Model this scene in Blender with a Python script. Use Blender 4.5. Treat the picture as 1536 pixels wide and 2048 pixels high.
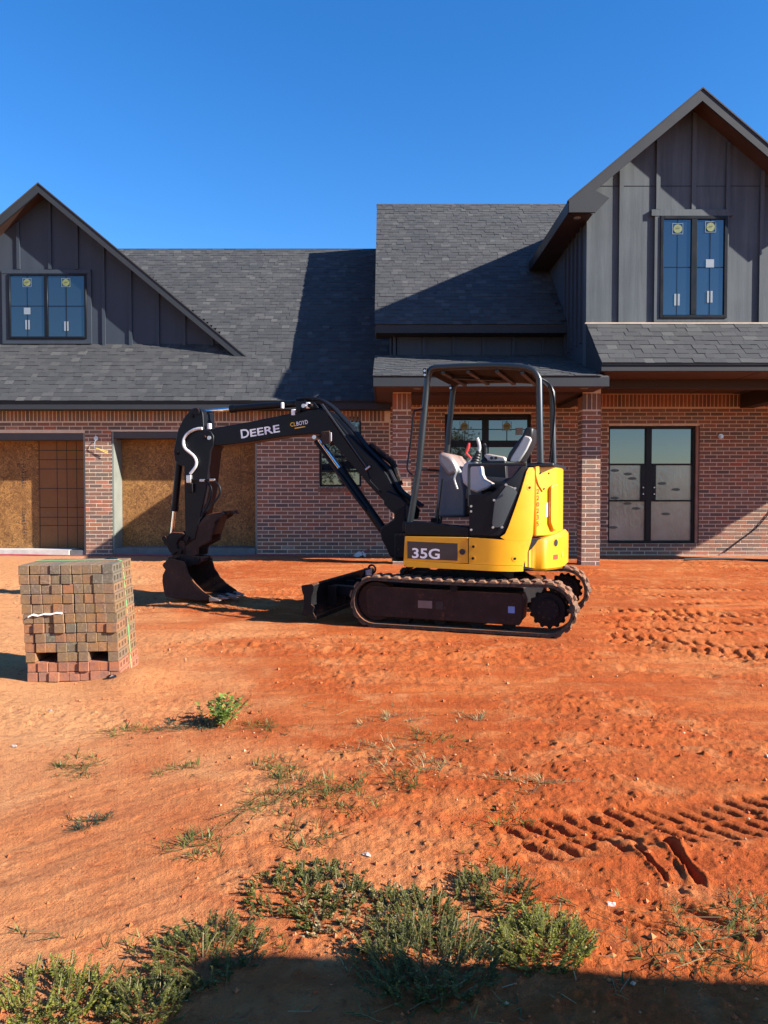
import bpy, bmesh, math, random
import numpy as np
from mathutils import Vector, Matrix
rad = math.radians
for o in list(bpy.data.objects): bpy.data.objects.remove(o)
scn = bpy.context.scene
COL = scn.collection
# ------------------------------------------------------------ camera
EYE = 1.32
cam = bpy.data.cameras.new('camera'); cam_o = bpy.data.objects.new('camera', cam); COL.objects.link(cam_o)
cam.sensor_fit = 'HORIZONTAL'; cam.sensor_width = 36.0; cam.lens = 36.0 * 1550 / 1536
cam.clip_start = 0.05; cam.clip_end = 3000
cam_o.location = (0, 0, EYE); cam_o.rotation_euler = (rad(90 - 1.70), 0, 0)
scn.camera = cam_o
# ------------------------------------------------------------ sky, sun, exposure
SUN = Vector((0.82, -0.315, 0.477)).normalized()          # towards the sun
elev = math.asin(SUN.z); azim = math.atan2(SUN.x, SUN.y)    # clockwise from +Y
world = bpy.data.worlds.new('World'); scn.world = world; world.use_nodes = True
wn = world.node_tree; wn.nodes.clear()
sky = wn.nodes.new('ShaderNodeTexSky'); sky.sky_type = 'NISHITA'; sky.sun_disc = False
sky.sun_elevation = elev; sky.sun_rotation = azim; sky.altitude = 400; sky.air_density = 1.0; sky.dust_density = 0.15; sky.ozone_density = 4.0
hs = wn.nodes.new('ShaderNodeHueSaturation'); hs.inputs['Saturation'].default_value = 1.28; hs.inputs['Hue'].default_value = 0.506; hs.inputs['Value'].default_value = 1.0
bg = wn.nodes.new('ShaderNodeBackground'); bg.inputs['Strength'].default_value = 0.09
wo = wn.nodes.new('ShaderNodeOutputWorld')
wn.links.new(sky.outputs[0], hs.inputs['Color']); wn.links.new(hs.outputs[0], bg.inputs['Color']); wn.links.new(bg.outputs[0], wo.inputs['Surface'])
sl = bpy.data.lights.new('sun', 'SUN'); sl.energy = 5.0; sl.angle = rad(0.5); sl.color = (1.0, 0.94, 0.84)
so = bpy.data.objects.new('sun', sl); COL.objects.link(so); so.rotation_euler = (-SUN).to_track_quat('-Z', 'Y').to_euler(); so.location = SUN * 40
scn.view_settings.view_transform = 'Standard'; scn.view_settings.look = 'None'; scn.view_settings.gamma = 1.0
scn.view_settings.use_curve_mapping = False; scn.view_settings.exposure = 1.45
scn.render.engine = 'CYCLES'

# ------------------------------------------------------------ mesh helpers
class MB:
    """Collects faces; build() links them as one mesh object."""
    def __init__(s): s.v = []; s.f = []; s.r = []
    def add(s, vs, fs, rnd=None):
        b = len(s.v); s.v += [tuple(p) for p in vs]; s.f += [tuple(b + i for i in f) for f in fs]
        s.r += [rnd if rnd is not None else 0.0] * len(fs)
    def box(s, x0, x1, y0, y1, z0, z1, rnd=None):
        s.add([(x0,y0,z0),(x1,y0,z0),(x1,y1,z0),(x0,y1,z0),(x0,y0,z1),(x1,y0,z1),(x1,y1,z1),(x0,y1,z1)],
              [(0,3,2,1),(4,5,6,7),(0,1,5,4),(1,2,6,5),(2,3,7,6),(3,0,4,7)], rnd)
    def obox(s, c, ax, ay, az, rnd=None):
        """box about c with half-axis vectors"""
        c, ax, ay, az = Vector(c), Vector(ax), Vector(ay), Vector(az)
        vs = [c + i*ax + j*ay + k*az for k in (-1,1) for i, j in ((-1,-1),(1,-1),(1,1),(-1,1))]
        s.add(vs, [(0,3,2,1),(4,5,6,7),(0,1,5,4),(1,2,6,5),(2,3,7,6),(3,0,4,7)], rnd)
    def prism(s, poly, a, b, rnd=None, ax='y'):
        """polygon in (x,z) swept along y from a to b (ax='y'); (x,y) along z (ax='z'); (y,z) along x (ax='x')"""
        n = len(poly)
        def P(p, t): return (p[0], t, p[1]) if ax == 'y' else ((p[0], p[1], t) if ax == 'z' else (t, p[0], p[1]))
        vs = [P(p, a) for p in poly] + [P(p, b) for p in poly]
        fs = [tuple(range(n)), tuple(range(2*n-1, n-1, -1))] + [(i, i+n, (i+1) % n + n, (i+1) % n) for i in range(n)]
        s.add(vs, fs, rnd)
    def tube(s, pts, r, n=10, cap=True, rnd=None):
        pts = [Vector(p) for p in pts]; m = len(pts); rr = r if isinstance(r, (list, tuple)) else [r]*m
        up = None; vs = []
        for i in range(m):
            t = (pts[min(i+1, m-1)] - pts[max(i-1, 0)]).normalized()
            if up is None:
                up = t.cross(Vector((0,0,1)) if abs(t.z) < .9 else Vector((1,0,0))).normalized()
            up = (up - t*up.dot(t)).normalized(); w = t.cross(up)
            for k in range(n):
                a = 2*math.pi*k/n; vs.append(pts[i] + rr[i]*(math.cos(a)*up + math.sin(a)*w))
        fs = [(i*n+k, i*n+(k+1) % n, (i+1)*n+(k+1) % n, (i+1)*n+k) for i in range(m-1) for k in range(n)]
        if cap: fs += [tuple(range(n-1, -1, -1)), tuple((m-1)*n+k for k in range(n))]
        s.add(vs, fs, rnd)
    def cyl(s, p, q, r, n=20, rnd=None): s.tube([p, q], r, n, True, rnd)
    def build(s, name, mat, parent=None, smooth=False, bevel=0, seg=2, attr=False, ang=35):
        me = bpy.data.meshes.new(name); me.from_pydata(s.v, [], s.f); me.update()
        bm = bmesh.new(); bm.from_mesh(me); bmesh.ops.recalc_face_normals(bm, faces=bm.faces); bm.to_mesh(me); bm.free()
        if attr:
            at = me.attributes.new('rnd', 'FLOAT', 'FACE'); at.data.foreach_set('value', s.r)
        o = bpy.data.objects.new(name, me); COL.objects.link(o)
        me.materials.append(mat); o.parent = parent
        if smooth:
            for p in me.polygons: p.use_smooth = True
            me.set_sharp_from_angle(angle=rad(ang))
        if bevel:
            b = o.modifiers.new('bevel', 'BEVEL'); b.width = bevel; b.segments = seg; b.limit_method = 'ANGLE'; b.angle_limit = rad(40)
            for p in me.polygons: p.use_smooth = True
            me.set_sharp_from_angle(angle=rad(60)) if not smooth else None
            b.harden_normals = False
        return o
def spline(pts, k=6):
    """Catmull-Rom through pts"""
    P = [Vector(p) for p in pts]; P = [2*P[0]-P[1]] + P + [2*P[-1]-P[-2]]; out = []
    for i in range(1, len(P)-2):
        for j in range(k):
            t = j/k; a, b, c, d = P[i-1:i+3]
            out.append(.5*((2*b) + (c-a)*t + (2*a-5*b+4*c-d)*t*t + (3*b-a-3*c+d)*t**3))
    return out + [P[-2]]
def tag(o, label, cat, group=None, kind=None):
    if label: o['label'] = label
    if cat: o['category'] = cat
    if group: o['group'] = group
    if kind: o['kind'] = kind
    return o
def empty(name, loc=(0,0,0), rz=0, parent=None):
    o = bpy.data.objects.new(name, None); COL.objects.link(o); o.location = loc; o.rotation_euler = (0,0,rz); o.parent = parent; o.empty_display_size = .2
    return o
def lettering(name, text, mat, parent, origin, ex, ez, size, depth=.002, offset=0.0, align='LEFT', bold=0.0):
    """flat letters as mesh: ex = reading direction, ez = up direction"""
    cu = bpy.data.curves.new(name, 'FONT'); cu.body = text; cu.size = size; cu.extrude = depth; cu.offset = bold; cu.align_x = align; cu.resolution_u = 3
    t = bpy.data.objects.new(name, cu); COL.objects.link(t)
    dg = bpy.context.evaluated_depsgraph_get(); me = bpy.data.meshes.new_from_object(t.evaluated_get(dg))
    bpy.data.objects.remove(t)
    ex, ez = Vector(ex), Vector(ez); ey = ex.cross(ez).normalized()
    mtx = Matrix((ex, ez, ey)).transposed().to_4x4(); mtx.translation = Vector(origin)
    me.transform(mtx); o = bpy.data.objects.new(name, me); COL.objects.link(o); o.parent = parent
    me.materials.clear(); me.materials.append(mat); me.name = name
    return o

# ------------------------------------------------------------ material helpers
def mnew(name):
    m = bpy.data.materials.new(name); m.use_nodes = True; nt = m.node_tree; b = nt.nodes['Principled BSDF']; return m, nt, b
def nd(nt, t, ins=None, **kw):
    n = nt.nodes.new(t)
    for k, v in kw.items(): setattr(n, k, v)
    for k, v in (ins or {}).items():
        if hasattr(v, 'is_linked') or v.__class__.__name__.startswith('NodeSocket'): nt.links.new(v, n.inputs[k])
        else: n.inputs[k].default_value = v
    return n
def rgba(c): return (c[0], c[1], c[2], 1)
def ramp(nt, fac, stops, interp='LINEAR'):
    r = nt.nodes.new('ShaderNodeValToRGB'); r.color_ramp.interpolation = interp
    e = r.color_ramp.elements
    while len(e) < len(stops): e.new(1.0)
    for i, (p, c) in enumerate(stops): e[i].position = p; e[i].color = rgba(c) if len(c) == 3 else c
    nt.links.new(fac, r.inputs[0]); return r
def noise(nt, co, scale, detail=4, rough=.55, dist=0.0, sc=None):
    if sc is not None:
        mp = nd(nt, 'ShaderNodeMapping', {'Vector': co, 'Scale': sc}); co = mp.outputs[0]
    return nd(nt, 'ShaderNodeTexNoise', {'Vector': co, 'Scale': scale, 'Detail': detail, 'Roughness': rough, 'Distortion': dist}).outputs['Fac']
def mix(nt, fac, a, b, mode='MIX'):
    n = nt.nodes.new('ShaderNodeMix'); n.data_type = 'RGBA'; n.blend_type = mode
    for s, v in ((0, fac), (6, a), (7, b)):
        if isinstance(v, (int, float)): n.inputs[s].default_value = v
        elif isinstance(v, tuple): n.inputs[s].default_value = rgba(v) if len(v) == 3 else v
        else: nt.links.new(v, n.inputs[s])
    return n.outputs[2]
def math_(nt, op, a, b=0.0, clamp=False):
    n = nt.nodes.new('ShaderNodeMath'); n.operation = op; n.use_clamp = clamp
    for i, v in enumerate((a, b)):
        if isinstance(v, (int, float)): n.inputs[i].default_value = v
        else: nt.links.new(v, n.inputs[i])
    return n.outputs[0]
def bump(nt, b, h, strength, dist):
    n = nd(nt, 'ShaderNodeBump', {'Height': h, 'Strength': strength, 'Distance': dist}); nt.links.new(n.outputs[0], b.inputs['Normal'])
DIRT = (0.34, 0.115, 0.04)
def M(name, c, rough=.5, metal=0.0, var=.2, scale=5, bmp=0.0, bscale=40, dust=0.0, dustc=DIRT, ior=1.5, coat=0.0, sc=None, space='Object'):
    m, nt, b = mnew(name); tc = nd(nt, 'ShaderNodeTexCoord').outputs[space]
    n1 = noise(nt, tc, scale, 5, .6, sc=sc)
    lo = tuple(x*(1-var) for x in c); hi = tuple(min(1, x*(1+var)) for x in c)
    col = ramp(nt, n1, [(.3, lo), (.7, hi)]).outputs[0]
    rg = math_(nt, 'ADD', math_(nt, 'MULTIPLY', n1, .25), rough - .125, True)
    if dust:
        n2 = noise(nt, tc, scale*1.7, 6, .7); n3 = noise(nt, tc, scale*9, 3, .6)
        geo = nd(nt, 'ShaderNodeNewGeometry').outputs['Normal']; sep = nd(nt, 'ShaderNodeSeparateXYZ', {0: geo}).outputs[2]
        up = math_(nt, 'MULTIPLY', math_(nt, 'MAXIMUM', sep, 0.0), .35)
        d = math_(nt, 'ADD', math_(nt, 'MULTIPLY', math_(nt, 'ADD', n2, n3), .5), up)
        msk = ramp(nt, d, [(.62 - .3*dust, (0,0,0)), (.78 - .15*dust, (min(1, .35 + .6*dust),)*3)]).outputs[0]
        col = mix(nt, msk, col, dustc); rg = math_(nt, 'MAXIMUM', rg, math_(nt, 'MULTIPLY', msk, .85))
    nt.links.new(col, b.inputs['Base Color']); nt.links.new(rg, b.inputs['Roughness'])
    b.inputs['Metallic'].default_value = metal; b.inputs['IOR'].default_value = ior
    b.inputs['Coat Weight'].default_value = coat; b.inputs['Coat Roughness'].default_value = .12
    if bmp: bump(nt, b, noise(nt, tc, bscale, 4, .6, sc=sc), bmp, .01)
    return m
def rnd_fac(nt):
    a = nd(nt, 'ShaderNodeAttribute', attribute_name='rnd').outputs['Fac']; oi = nd(nt, 'ShaderNodeObjectInfo').outputs['Random']
    return math_(nt, 'FRACT', math_(nt, 'ADD', a, oi))

# ============================================================ GROUND
def _hash(ix, iy, seed):
    n = (ix*374761393 + iy*668265263 + seed*144665) & 0xffffffff
    n = ((n ^ (n >> 13))*1274126177) & 0xffffffff
    return ((n ^ (n >> 16)) & 0xffff)/65535.0
def vn(x, y, seed=0):
    xi = np.floor(x).astype(np.int64); yi = np.floor(y).astype(np.int64); fx = x-xi; fy = y-yi
    fx = fx*fx*(3-2*fx); fy = fy*fy*(3-2*fy)
    a = _hash(xi, yi, seed); b = _hash(xi+1, yi, seed); c = _hash(xi, yi+1, seed); d = _hash(xi+1, yi+1, seed)
    return (a*(1-fx)+b*fx)*(1-fy)+(c*(1-fx)+d*fx)*fy - .5
def fbm(x, y, seed=0, o=4, g=.5):
    s = 0; a = 1
    for i in range(o): s = s+a*vn(x*2**i+17.3*i, y*2**i-9.1*i, seed+i); a *= g
    return s
def sst(a, b, x):
    t = np.clip((x-a)/(b-a), 0, 1); return t*t*(3-2*t)
def seg_d(x, y, p, q):
    px, py = p; dx, dy = q[0]-p[0], q[1]-p[1]; L = math.hypot(dx, dy); ux, uy = dx/L, dy/L
    t = (x-px)*ux+(y-py)*uy; n = -(x-px)*uy+(y-py)*ux
    return t, n, L
def groove(x, y, p, q, w, wob=.0, seed=3):
    t, n, L = seg_d(x, y, p, q); n = n+wob*vn(t*6, t*0+seed, seed)*2+.4*w*vn(x*40, y*40, 83); w = w*(.65+.8*(vn(t*17, t*0+seed*3.1, 84)+.5))
    inside = sst(-.03, .03, t)*sst(-.03, .03, L-t)
    return np.exp(-(n/w)**2)*inside, np.exp(-((np.abs(n)-2.0*w)/(w*.9))**2)*inside
def height(x, y):
    wx = x+.05*fbm(x*3, y*3, 5); wy = y+.05*fbm(x*3, y*3, 6)
    near = 1-sst(5.0, 9.0, y)
    z = .035*fbm(x*.35, y*.35, 1, 3) + .016*fbm(wx*1.6, wy*1.9, 2, 3)
    rough = sst(-.05, .32, fbm(x*.7+3, y*.9, 9, 3))            # patches of loose crumbled soil
    z = z + (.0035+.007*rough)*fbm(wx*9, wy*9, 11, 4, .6) + (.0010+.0045*rough)*(1+.12*y)*fbm(x*42/(1+.1*y), y*42/(1+.1*y), 12, 3, .65)
    cl = fbm(x*16, y*16, 21, 2); z = z + np.maximum(0, cl-.38)*.06*rough
    cl = fbm(x*34+7, y*34, 22, 2); z = z + np.maximum(0, cl-.33)*.035*(rough*.7+.3)
    # scraper streaks running across the yard between machine and foreground
    ms = sst(3.4, 4.4, y)*(1-sst(12, 15, y))
    sx = x+.25*y
    z = z + ms*.026*fbm(sx*.55, (y-.06*x)*5.5, 31, 4, .55)
    # runnels in the bare slope at the front right
    mr = sst(.1, .5, x)*(1-sst(2.9, 3.2, y))
    z = z + mr*.012*fbm((x-y*.9)*1.4+4, (x*.75+y)*11, 33, 3, .5)
    ml = (1-sst(-.6, -.2, x))*(1-sst(3.4, 3.7, y))
    z = z + ml*.014*fbm((x+y*.7)*1.5, (y-x*.8)*8, 34, 3, .5)
    # tyre print with slanting lugs
    t, n, L = seg_d(x, y, (.42, 2.86), (2.6, 3.42)); n = n+.012*vn(t*5, t*0, 40)
    band = sst(0, .12, t)*(1-sst(.17, .20, np.abs(n)))*(.75+.25*sst(-.2, .1, fbm(x*3, y*3, 43, 2)))
    brk = sst(-.32, .05, fbm(x*9, y*9, 45, 2)); tw = t+.014*fbm(x*14, y*14, 46, 2)+.010*fbm(x*38, y*38, 48, 2)
    for s, o in ((1, 0), (-1, .45)):
        half = sst(-.005, .015, n*s)*(1-sst(.15, .18, n*s))
        ph = ((tw+n*.45)/.094+o) % 1.0
        lug = sst(.18, .30, ph)*(1-sst(.46, .70, ph))
        z = z - band*half*lug*(.3+.7*brk)*.026
    z = z - band*.004 + .006*np.exp(-((np.abs(n)-.215)/.04)**2)*sst(0, .1, t)
    # second, fainter print on the left
    t, n, L = seg_d(x, y, (-1.35, 2.72), (-.05, 2.78))
    band = sst(0, .1, t)*sst(0, .2, L-t)*(1-sst(.10, .13, np.abs(n)))*sst(-.12, .12, fbm(x*2.5, y*2.5, 44, 2))
    ph = ((t+n*.25)/.10) % 1.0; z = z - band*sst(.1, .3, ph)*(1-sst(.5, .7, ph))*.005
    # two gouges
    for p, q, w, d in (((.94, 2.86), (.975, 2.60), .009, .016), ((1.07, 2.90), (1.085, 2.58), .014, .038), ((.95, 2.60), (1.08, 2.57), .010, .012), ((.62, 2.84), (1.05, 2.90), .02, -.014), ((.70, 2.40), (.98, 2.18), .008, .014), ((.95, 2.42), (1.10, 2.30), .010, .016),
                       ((-2.9, 6.9), (2.4, 5.55), .07, .02), ((1.6, 7.0), (3.6, 5.55), .05, .035)):
        g, rim = groove(x, y, p, q, w, .03); cr = .55+.9*vn(x*26, y*26, 81)+.45; z = z - g*d*cr + rim*abs(d)*.4*cr
    # rubber-track prints behind the machine
    for (p, q, ww) in (((1.9, 6.95), (6.8, 5.2), .17), ((2.3, 8.45), (7.6, 6.7), .17), ((1.6, 7.6), (7.5, 9.3), .17), ((2.1, 7.35), (8.5, 6.2), .16), ((2.2, 7.85), (8.8, 6.6), .15), ((2.8, 9.6), (9.5, 8.3), .15), ((3.2, 8.8), (9.5, 9.9), .15), ((2.6, 10.3), (9.5, 10.0), .15), ((2.4, 6.45), (6.0, 4.9), .12)):
        t, n, L = seg_d(x, y, p, q)
        band = sst(0, .2, t)*(1-sst(ww-.02, ww+.02, np.abs(n)))
        ph = ((t+np.abs(n)*.35+.03*fbm(x*11, y*11, 49, 2))/.115) % 1.0
        z = z - band*(.005+.021*sst(.25, .4, ph)*(1-sst(.6, .75, ph))*(.35+.65*sst(-.3, .05, fbm(x*2.6, y*2.6, 47, 3)))) + .014*np.exp(-((np.abs(n)-ww-.05)/.04)**2)*sst(0, .2, t)
    # under the machine and along the house the earth is packed flat
    ux = (x-.967)*.9455-(y-7.93)*.3256; vy = (x-.967)*.3256+(y-7.93)*.9455
    pk = (1-sst(1.05, 1.5, np.abs(ux)))*(1-sst(.9, 1.25, np.abs(vy)))
    z = z*(1-.8*pk)
    bk = np.exp(-((ux+3.35)**2+(vy)**2)/.45**2); z = z*(1-bk) + .062*bk
    pl = np.exp(-(((x+2.12)/.55)**4+((y-5.5)/.5)**4)); z = z*(1-pl)+.0*pl
    pile = np.exp(-(((x+1.72)/.22)**2+((y-5.35)/.28)**2)); z = z+.07*pile+.03*np.exp(-(((x+2.8)/.35)**2+((y-5.15)/.2)**2))
    z = z*(1-.75*sst(14.2, 15.0, y)) - .004
    z = z + .05*np.exp(-((y-14.6)/.5)**2)*vn(x*.8, y*.5, 60)
    return z*(1-sst(17.2, 19, y)) - .3*sst(17.2, 19, y)
def make_ground():
    core = np.linspace(-1, 1, 720)
    out = np.array([1.03, 1.08, 1.16, 1.3, 1.6, 2.2, 3.5, 6, 12, 30, 60])
    u = np.concatenate([-out[::-1], core, out])
    ys = np.concatenate([[-400, -120, -50, -22, -11, -6, -3.5, -2, -1, -.3, .3, .8, 1.15, 1.35, 1.5], 1.6*(17.2/1.6)**np.linspace(0, 1, 900), [17.6, 18.2, 19.2, 21, 26, 40, 80, 160, 400, 1000]])
    U, Y = np.meshgrid(u, ys); W = np.maximum(.6*np.abs(Y)+.4, 1.5); X = U*W
    Z = height(X, Y)
    Z = np.where((np.abs(X) > 30) | (Y < -10), -.05, Z)
    nr, nc = X.shape
    me = bpy.data.meshes.new('ground'); me.vertices.add(nr*nc)
    me.vertices.foreach_set('co', np.stack([X, Y, Z], -1).astype(np.float32).ravel())
    i = np.arange((nr-1)*(nc-1)); r = i//(nc-1); c = i % (nc-1); a = r*nc+c
    q = np.stack([a, a+1, a+1+nc, a+nc], -1).astype(np.int32)
    me.loops.add(q.size); me.loops.foreach_set('vertex_index', q.ravel())
    me.polygons.add(len(q)); me.polygons.foreach_set('loop_start', (np.arange(len(q))*4).astype(np.int32))
    me.polygons.foreach_set('use_smooth', np.ones(len(q), dtype=bool)); me.update(calc_edges=True)
    o = bpy.data.objects.new('ground', me); COL.objects.link(o); return o
def ground_mat():
    m, nt, b = mnew('red_earth'); tc = nd(nt, 'ShaderNodeTexCoord').outputs['Object']
    big = noise(nt, tc, .55, 5, .6, .3); mid = noise(nt, tc, 3.2, 6, .65, .4); fine = noise(nt, tc, 26, 5, .7); grit = noise(nt, tc, 105, 4, .75)
    strk = noise(nt, tc, 1.6, 5, .6, .2, sc=(.35, 3.2, 1))
    c = ramp(nt, big, [(.30, (.31, .070, .018)), (.50, (.41, .100, .023)), (.68, (.48, .165, .052))]).outputs[0]
    c = mix(nt, ramp(nt, strk, [(.40, (0,0,0)), (.60, (.85,)*3)]).outputs[0], c, (.35, .066, .013))
    c = mix(nt, ramp(nt, mid, [(.52, (0,0,0)), (.72, (.65,)*3)]).outputs[0], c, (.54, .235, .090))
    sp0 = nd(nt, 'ShaderNodeSeparateXYZ', {0: tc})
    sand = math_(nt, 'ADD', math_(nt, 'MULTIPLY', math_(nt, 'ADD', math_(nt, 'MULTIPLY', sp0.outputs[0], .9), math_(nt, 'MULTIPLY', sp0.outputs[1], .22)), -.16), big)   # drier, sandier soil towards the near left
    c = mix(nt, ramp(nt, sand, [(.36, (0,0,0)), (.70, (.85,)*3)]).outputs[0], c, (.54, .260, .110))
    c = mix(nt, ramp(nt, fine, [(.30, (.75,)*3), (.48, (0,0,0))]).outputs[0], c, (.22, .05, .015))
    c = mix(nt, ramp(nt, grit, [(.62, (0,0,0)), (.75, (.5,)*3)]).outputs[0], c, (.50, .28, .14))
    # paler, pinkish gravelly strip by the house
    sep = nd(nt, 'ShaderNodeSeparateXYZ', {0: tc})
    g = math_(nt, 'ADD', sep.outputs[1], math_(nt, 'MULTIPLY', mid, 1.6))
    gm = ramp(nt, math_(nt, 'DIVIDE', g, 20.0), [(.745, (0,0,0)), (.79, (.55,)*3)]).outputs[0]
    c = mix(nt, gm, c, (.45, .22, .13))
    nt.links.new(c, b.inputs['Base Color']); b.inputs['Roughness'].default_value = .95; b.inputs['IOR'].default_value = 1.25
    h = math_(nt, 'ADD', math_(nt, 'MULTIPLY', fine, 1.0), math_(nt, 'MULTIPLY', grit, .8))
    bump(nt, b, h, .85, .018)
    return m
ground = make_ground(); ground.data.materials.append(ground_mat()); ground['kind'] = 'structure'
def gz(x, y): return float(height(np.array([float(x)]), np.array([float(y)]))[0])
# loose clods and pebbles lying about
def clods():
    R = random.Random(5); mb = MB(); G = np.random.default_rng(5); N = 1300
    y = 1.7*(9.5/1.7)**G.random(N); x = G.uniform(-1, 1, N)*(.55*y+.2)
    keep = (fbm(x*.7+3, y*.9, 9, 3) > -.02) | (G.random(N) < .3); x, y = x[keep], y[keep]; z = height(x, y)
    for px, py, pz in zip(x.tolist(), y.tolist(), z.tolist()):
        s = R.choice((.003, .004, .005, .006, .009))*R.uniform(.7, 1.3)*(1+.12*py); c = Vector((px, py, pz+s*.25))
        vs = [c+Vector(d)*s*R.uniform(.6, 1.2) for d in ((1,0,0),(0,1,0),(-1,0,0),(0,-1,0),(0,0,.8),(0,0,-.8))]
        mb.add(vs, [(0,1,4),(1,2,4),(2,3,4),(3,0,4),(1,0,5),(2,1,5),(3,2,5),(0,3,5)], R.random())
    return mb
m, nt, b = mnew('soil_clods'); nt.links.new(ramp(nt, rnd_fac(nt), [(0, (.28,.055,.014)), (.6, (.40,.10,.026)), (.95, (.48,.17,.06)), (1, (.5,.33,.2))]).outputs[0], b.inputs['Base Color']); b.inputs['Roughness'].default_value = .95
o = clods().build('soil_clods', m, None, attr=True); tag(o, 'loose red clods and pebbles scattered over the bare earth', 'clods', kind='stuff')

# ============================================================ HOUSE
RH = random.Random(11)
def brick_mat(name, stops, smear=.35):
    m, nt, b = mnew(name); f = rnd_fac(nt); tc = nd(nt, 'ShaderNodeTexCoord').outputs['Object']
    gp = nd(nt, 'ShaderNodeNewGeometry').outputs['Position']
    c = ramp(nt, f, stops).outputs[0]
    n = noise(nt, gp, 14, 5, .7); c = mix(nt, ramp(nt, n, [(.35, (.55,)*3), (.6, (0,0,0))]).outputs[0], c, (.10, .07, .065))
    n2 = noise(nt, gp, 60, 4, .7); c = mix(nt, ramp(nt, n2, [(.52, (0,0,0)), (.72, (smear,)*3)]).outputs[0], c, (.46, .36, .30))
    n4 = noise(nt, gp, 1.1, 3, .6); sep = nd(nt, 'ShaderNodeSeparateXYZ', {0: gp}).outputs[2]
    low = ramp(nt, math_(nt, 'ADD', sep, math_(nt, 'MULTIPLY', n4, .9)), [(.35, (.3,)*3), (.65, (0,0,0))]).outputs[0]   # mortar wash towards the footing
    c = mix(nt, math_(nt, 'MULTIPLY', low, n2), c, (.40, .34, .30))
    nt.links.new(c, b.inputs['Base Color']); b.inputs['Roughness'].default_value = .9
    bump(nt, b, n2, .5, .006); return m
BR = [(0, (.075,.058,.052)), (.12, (.185,.086,.052)), (.26, (.27,.100,.048)), (.38, (.135,.078,.056)), (.5, (.225,.108,.064)), (.62, (.105,.076,.060)), (.74, (.30,.105,.048)), (.84, (.20,.125,.090)), (.92, (.085,.068,.060)), (.97, (.36,.09,.04)), (1, (.30,.22,.16))]
MAT_BRICK = brick_mat('house_brick', BR, .28)
MAT_MORTAR = M('mortar', (.56,.455,.34), .95, var=.12, scale=8, bmp=.4, bscale=60)
def shingle_mat():
    m, nt, b = mnew('asphalt_shingle'); f = rnd_fac(nt); gp = nd(nt, 'ShaderNodeNewGeometry').outputs['Position']
    c = ramp(nt, f, [(0, (.030,.031,.034)), (.45, (.037,.038,.041)), (.8, (.046,.047,.049)), (.94, (.060,.060,.060)), (1, (.082,.081,.080))]).outputs[0]
    n = noise(nt, gp, 150, 3, .8); c = mix(nt, ramp(nt, n, [(.4, (.5,)*3), (.62, (0,0,0))]).outputs[0], c, (.018,.019,.022))
    n2 = noise(nt, gp, .7, 4, .6); c = mix(nt, ramp(nt, n2, [(.45, (0,0,0)), (.75, (.25,)*3)]).outputs[0], c, (.075,.072,.068))
    nt.links.new(c, b.inputs['Base Color']); b.inputs['Roughness'].default_value = .92; bump(nt, b, n, .6, .004); return m
MAT_SHINGLE = shingle_mat()
def siding_mat(name, c, streak):
    m, nt, b = mnew(name); gp = nd(nt, 'ShaderNodeNewGeometry').outputs['Position']
    n = noise(nt, gp, 3.0, 6, .65, .3, sc=(3.0, 3.0, .16)); n2 = noise(nt, gp, 1.2, 3, .5); n3 = noise(nt, gp, 70, 3, .6, sc=(1, 1, .12))
    col = ramp(nt, math_(nt, 'ADD', n, math_(nt, 'MULTIPLY', math_(nt, 'SUBTRACT', n2, .5), .6)), [(.38, c), (.75, streak)]).outputs[0]
    nt.links.new(col, b.inputs['Base Color']); b.inputs['Roughness'].default_value = .7; bump(nt, b, n3, .35, .004); return m
MAT_SIDE = siding_mat('charcoal_siding', (.034,.045,.054), (.064,.080,.090))
MAT_SIDE2 = siding_mat('charcoal_siding_dark', (.018,.027,.042), (.024,.034,.050))  # darker, bluer, less streaked copy of the same siding
MAT_TRIM = M('charcoal_trim', (.011,.015,.021), .75, var=.12, scale=3)
MAT_SOFFIT = M('stained_soffit_board', (.055,.028,.020), .6, var=.25, scale=3, sc=(1, 8, 1))
MAT_BEAM = M('dark_stained_beam', (.022,.014,.012), .7, var=.25, scale=4)
MAT_BLACK = M('black_window_frame', (.005,.006,.008), .4, var=.15, scale=4, ior=1.3)
MAT_FLASH = M('raw_flashing', (.45,.36,.27), .55, var=.2, scale=4)
def glass_mat(name, base, ior, rough=.02):
    m, nt, b = mnew(name); gp = nd(nt, 'ShaderNodeNewGeometry').outputs['Position']
    n = noise(nt, gp, 1.3, 2, .5)
    b.inputs['Base Color'].default_value = rgba(base); b.inputs['Roughness'].default_value = rough; b.inputs['IOR'].default_value = ior
    bump(nt, b, n, .06, .02); return m
MAT_GLASS = glass_mat('coated_glass', (.010,.016,.024), 2.05)
def film_mat():
    m, nt, b = mnew('protective_film'); gp = nd(nt, 'ShaderNodeNewGeometry').outputs['Position']
    n = noise(nt, gp, 5, 5, .6, 1.2, sc=(2.2, 1, .5)); n2 = noise(nt, gp, 1.1, 3, .5)
    col = ramp(nt, n2, [(.35, (.11,.15,.135)), (.65, (.19,.24,.215))]).outputs[0]
    nt.links.new(col, b.inputs['Base Color']); b.inputs['Roughness'].default_value = .16; b.inputs['IOR'].default_value = 1.9
    bump(nt, b, n, .25, .02); return m
MAT_FILM = film_mat()
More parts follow.
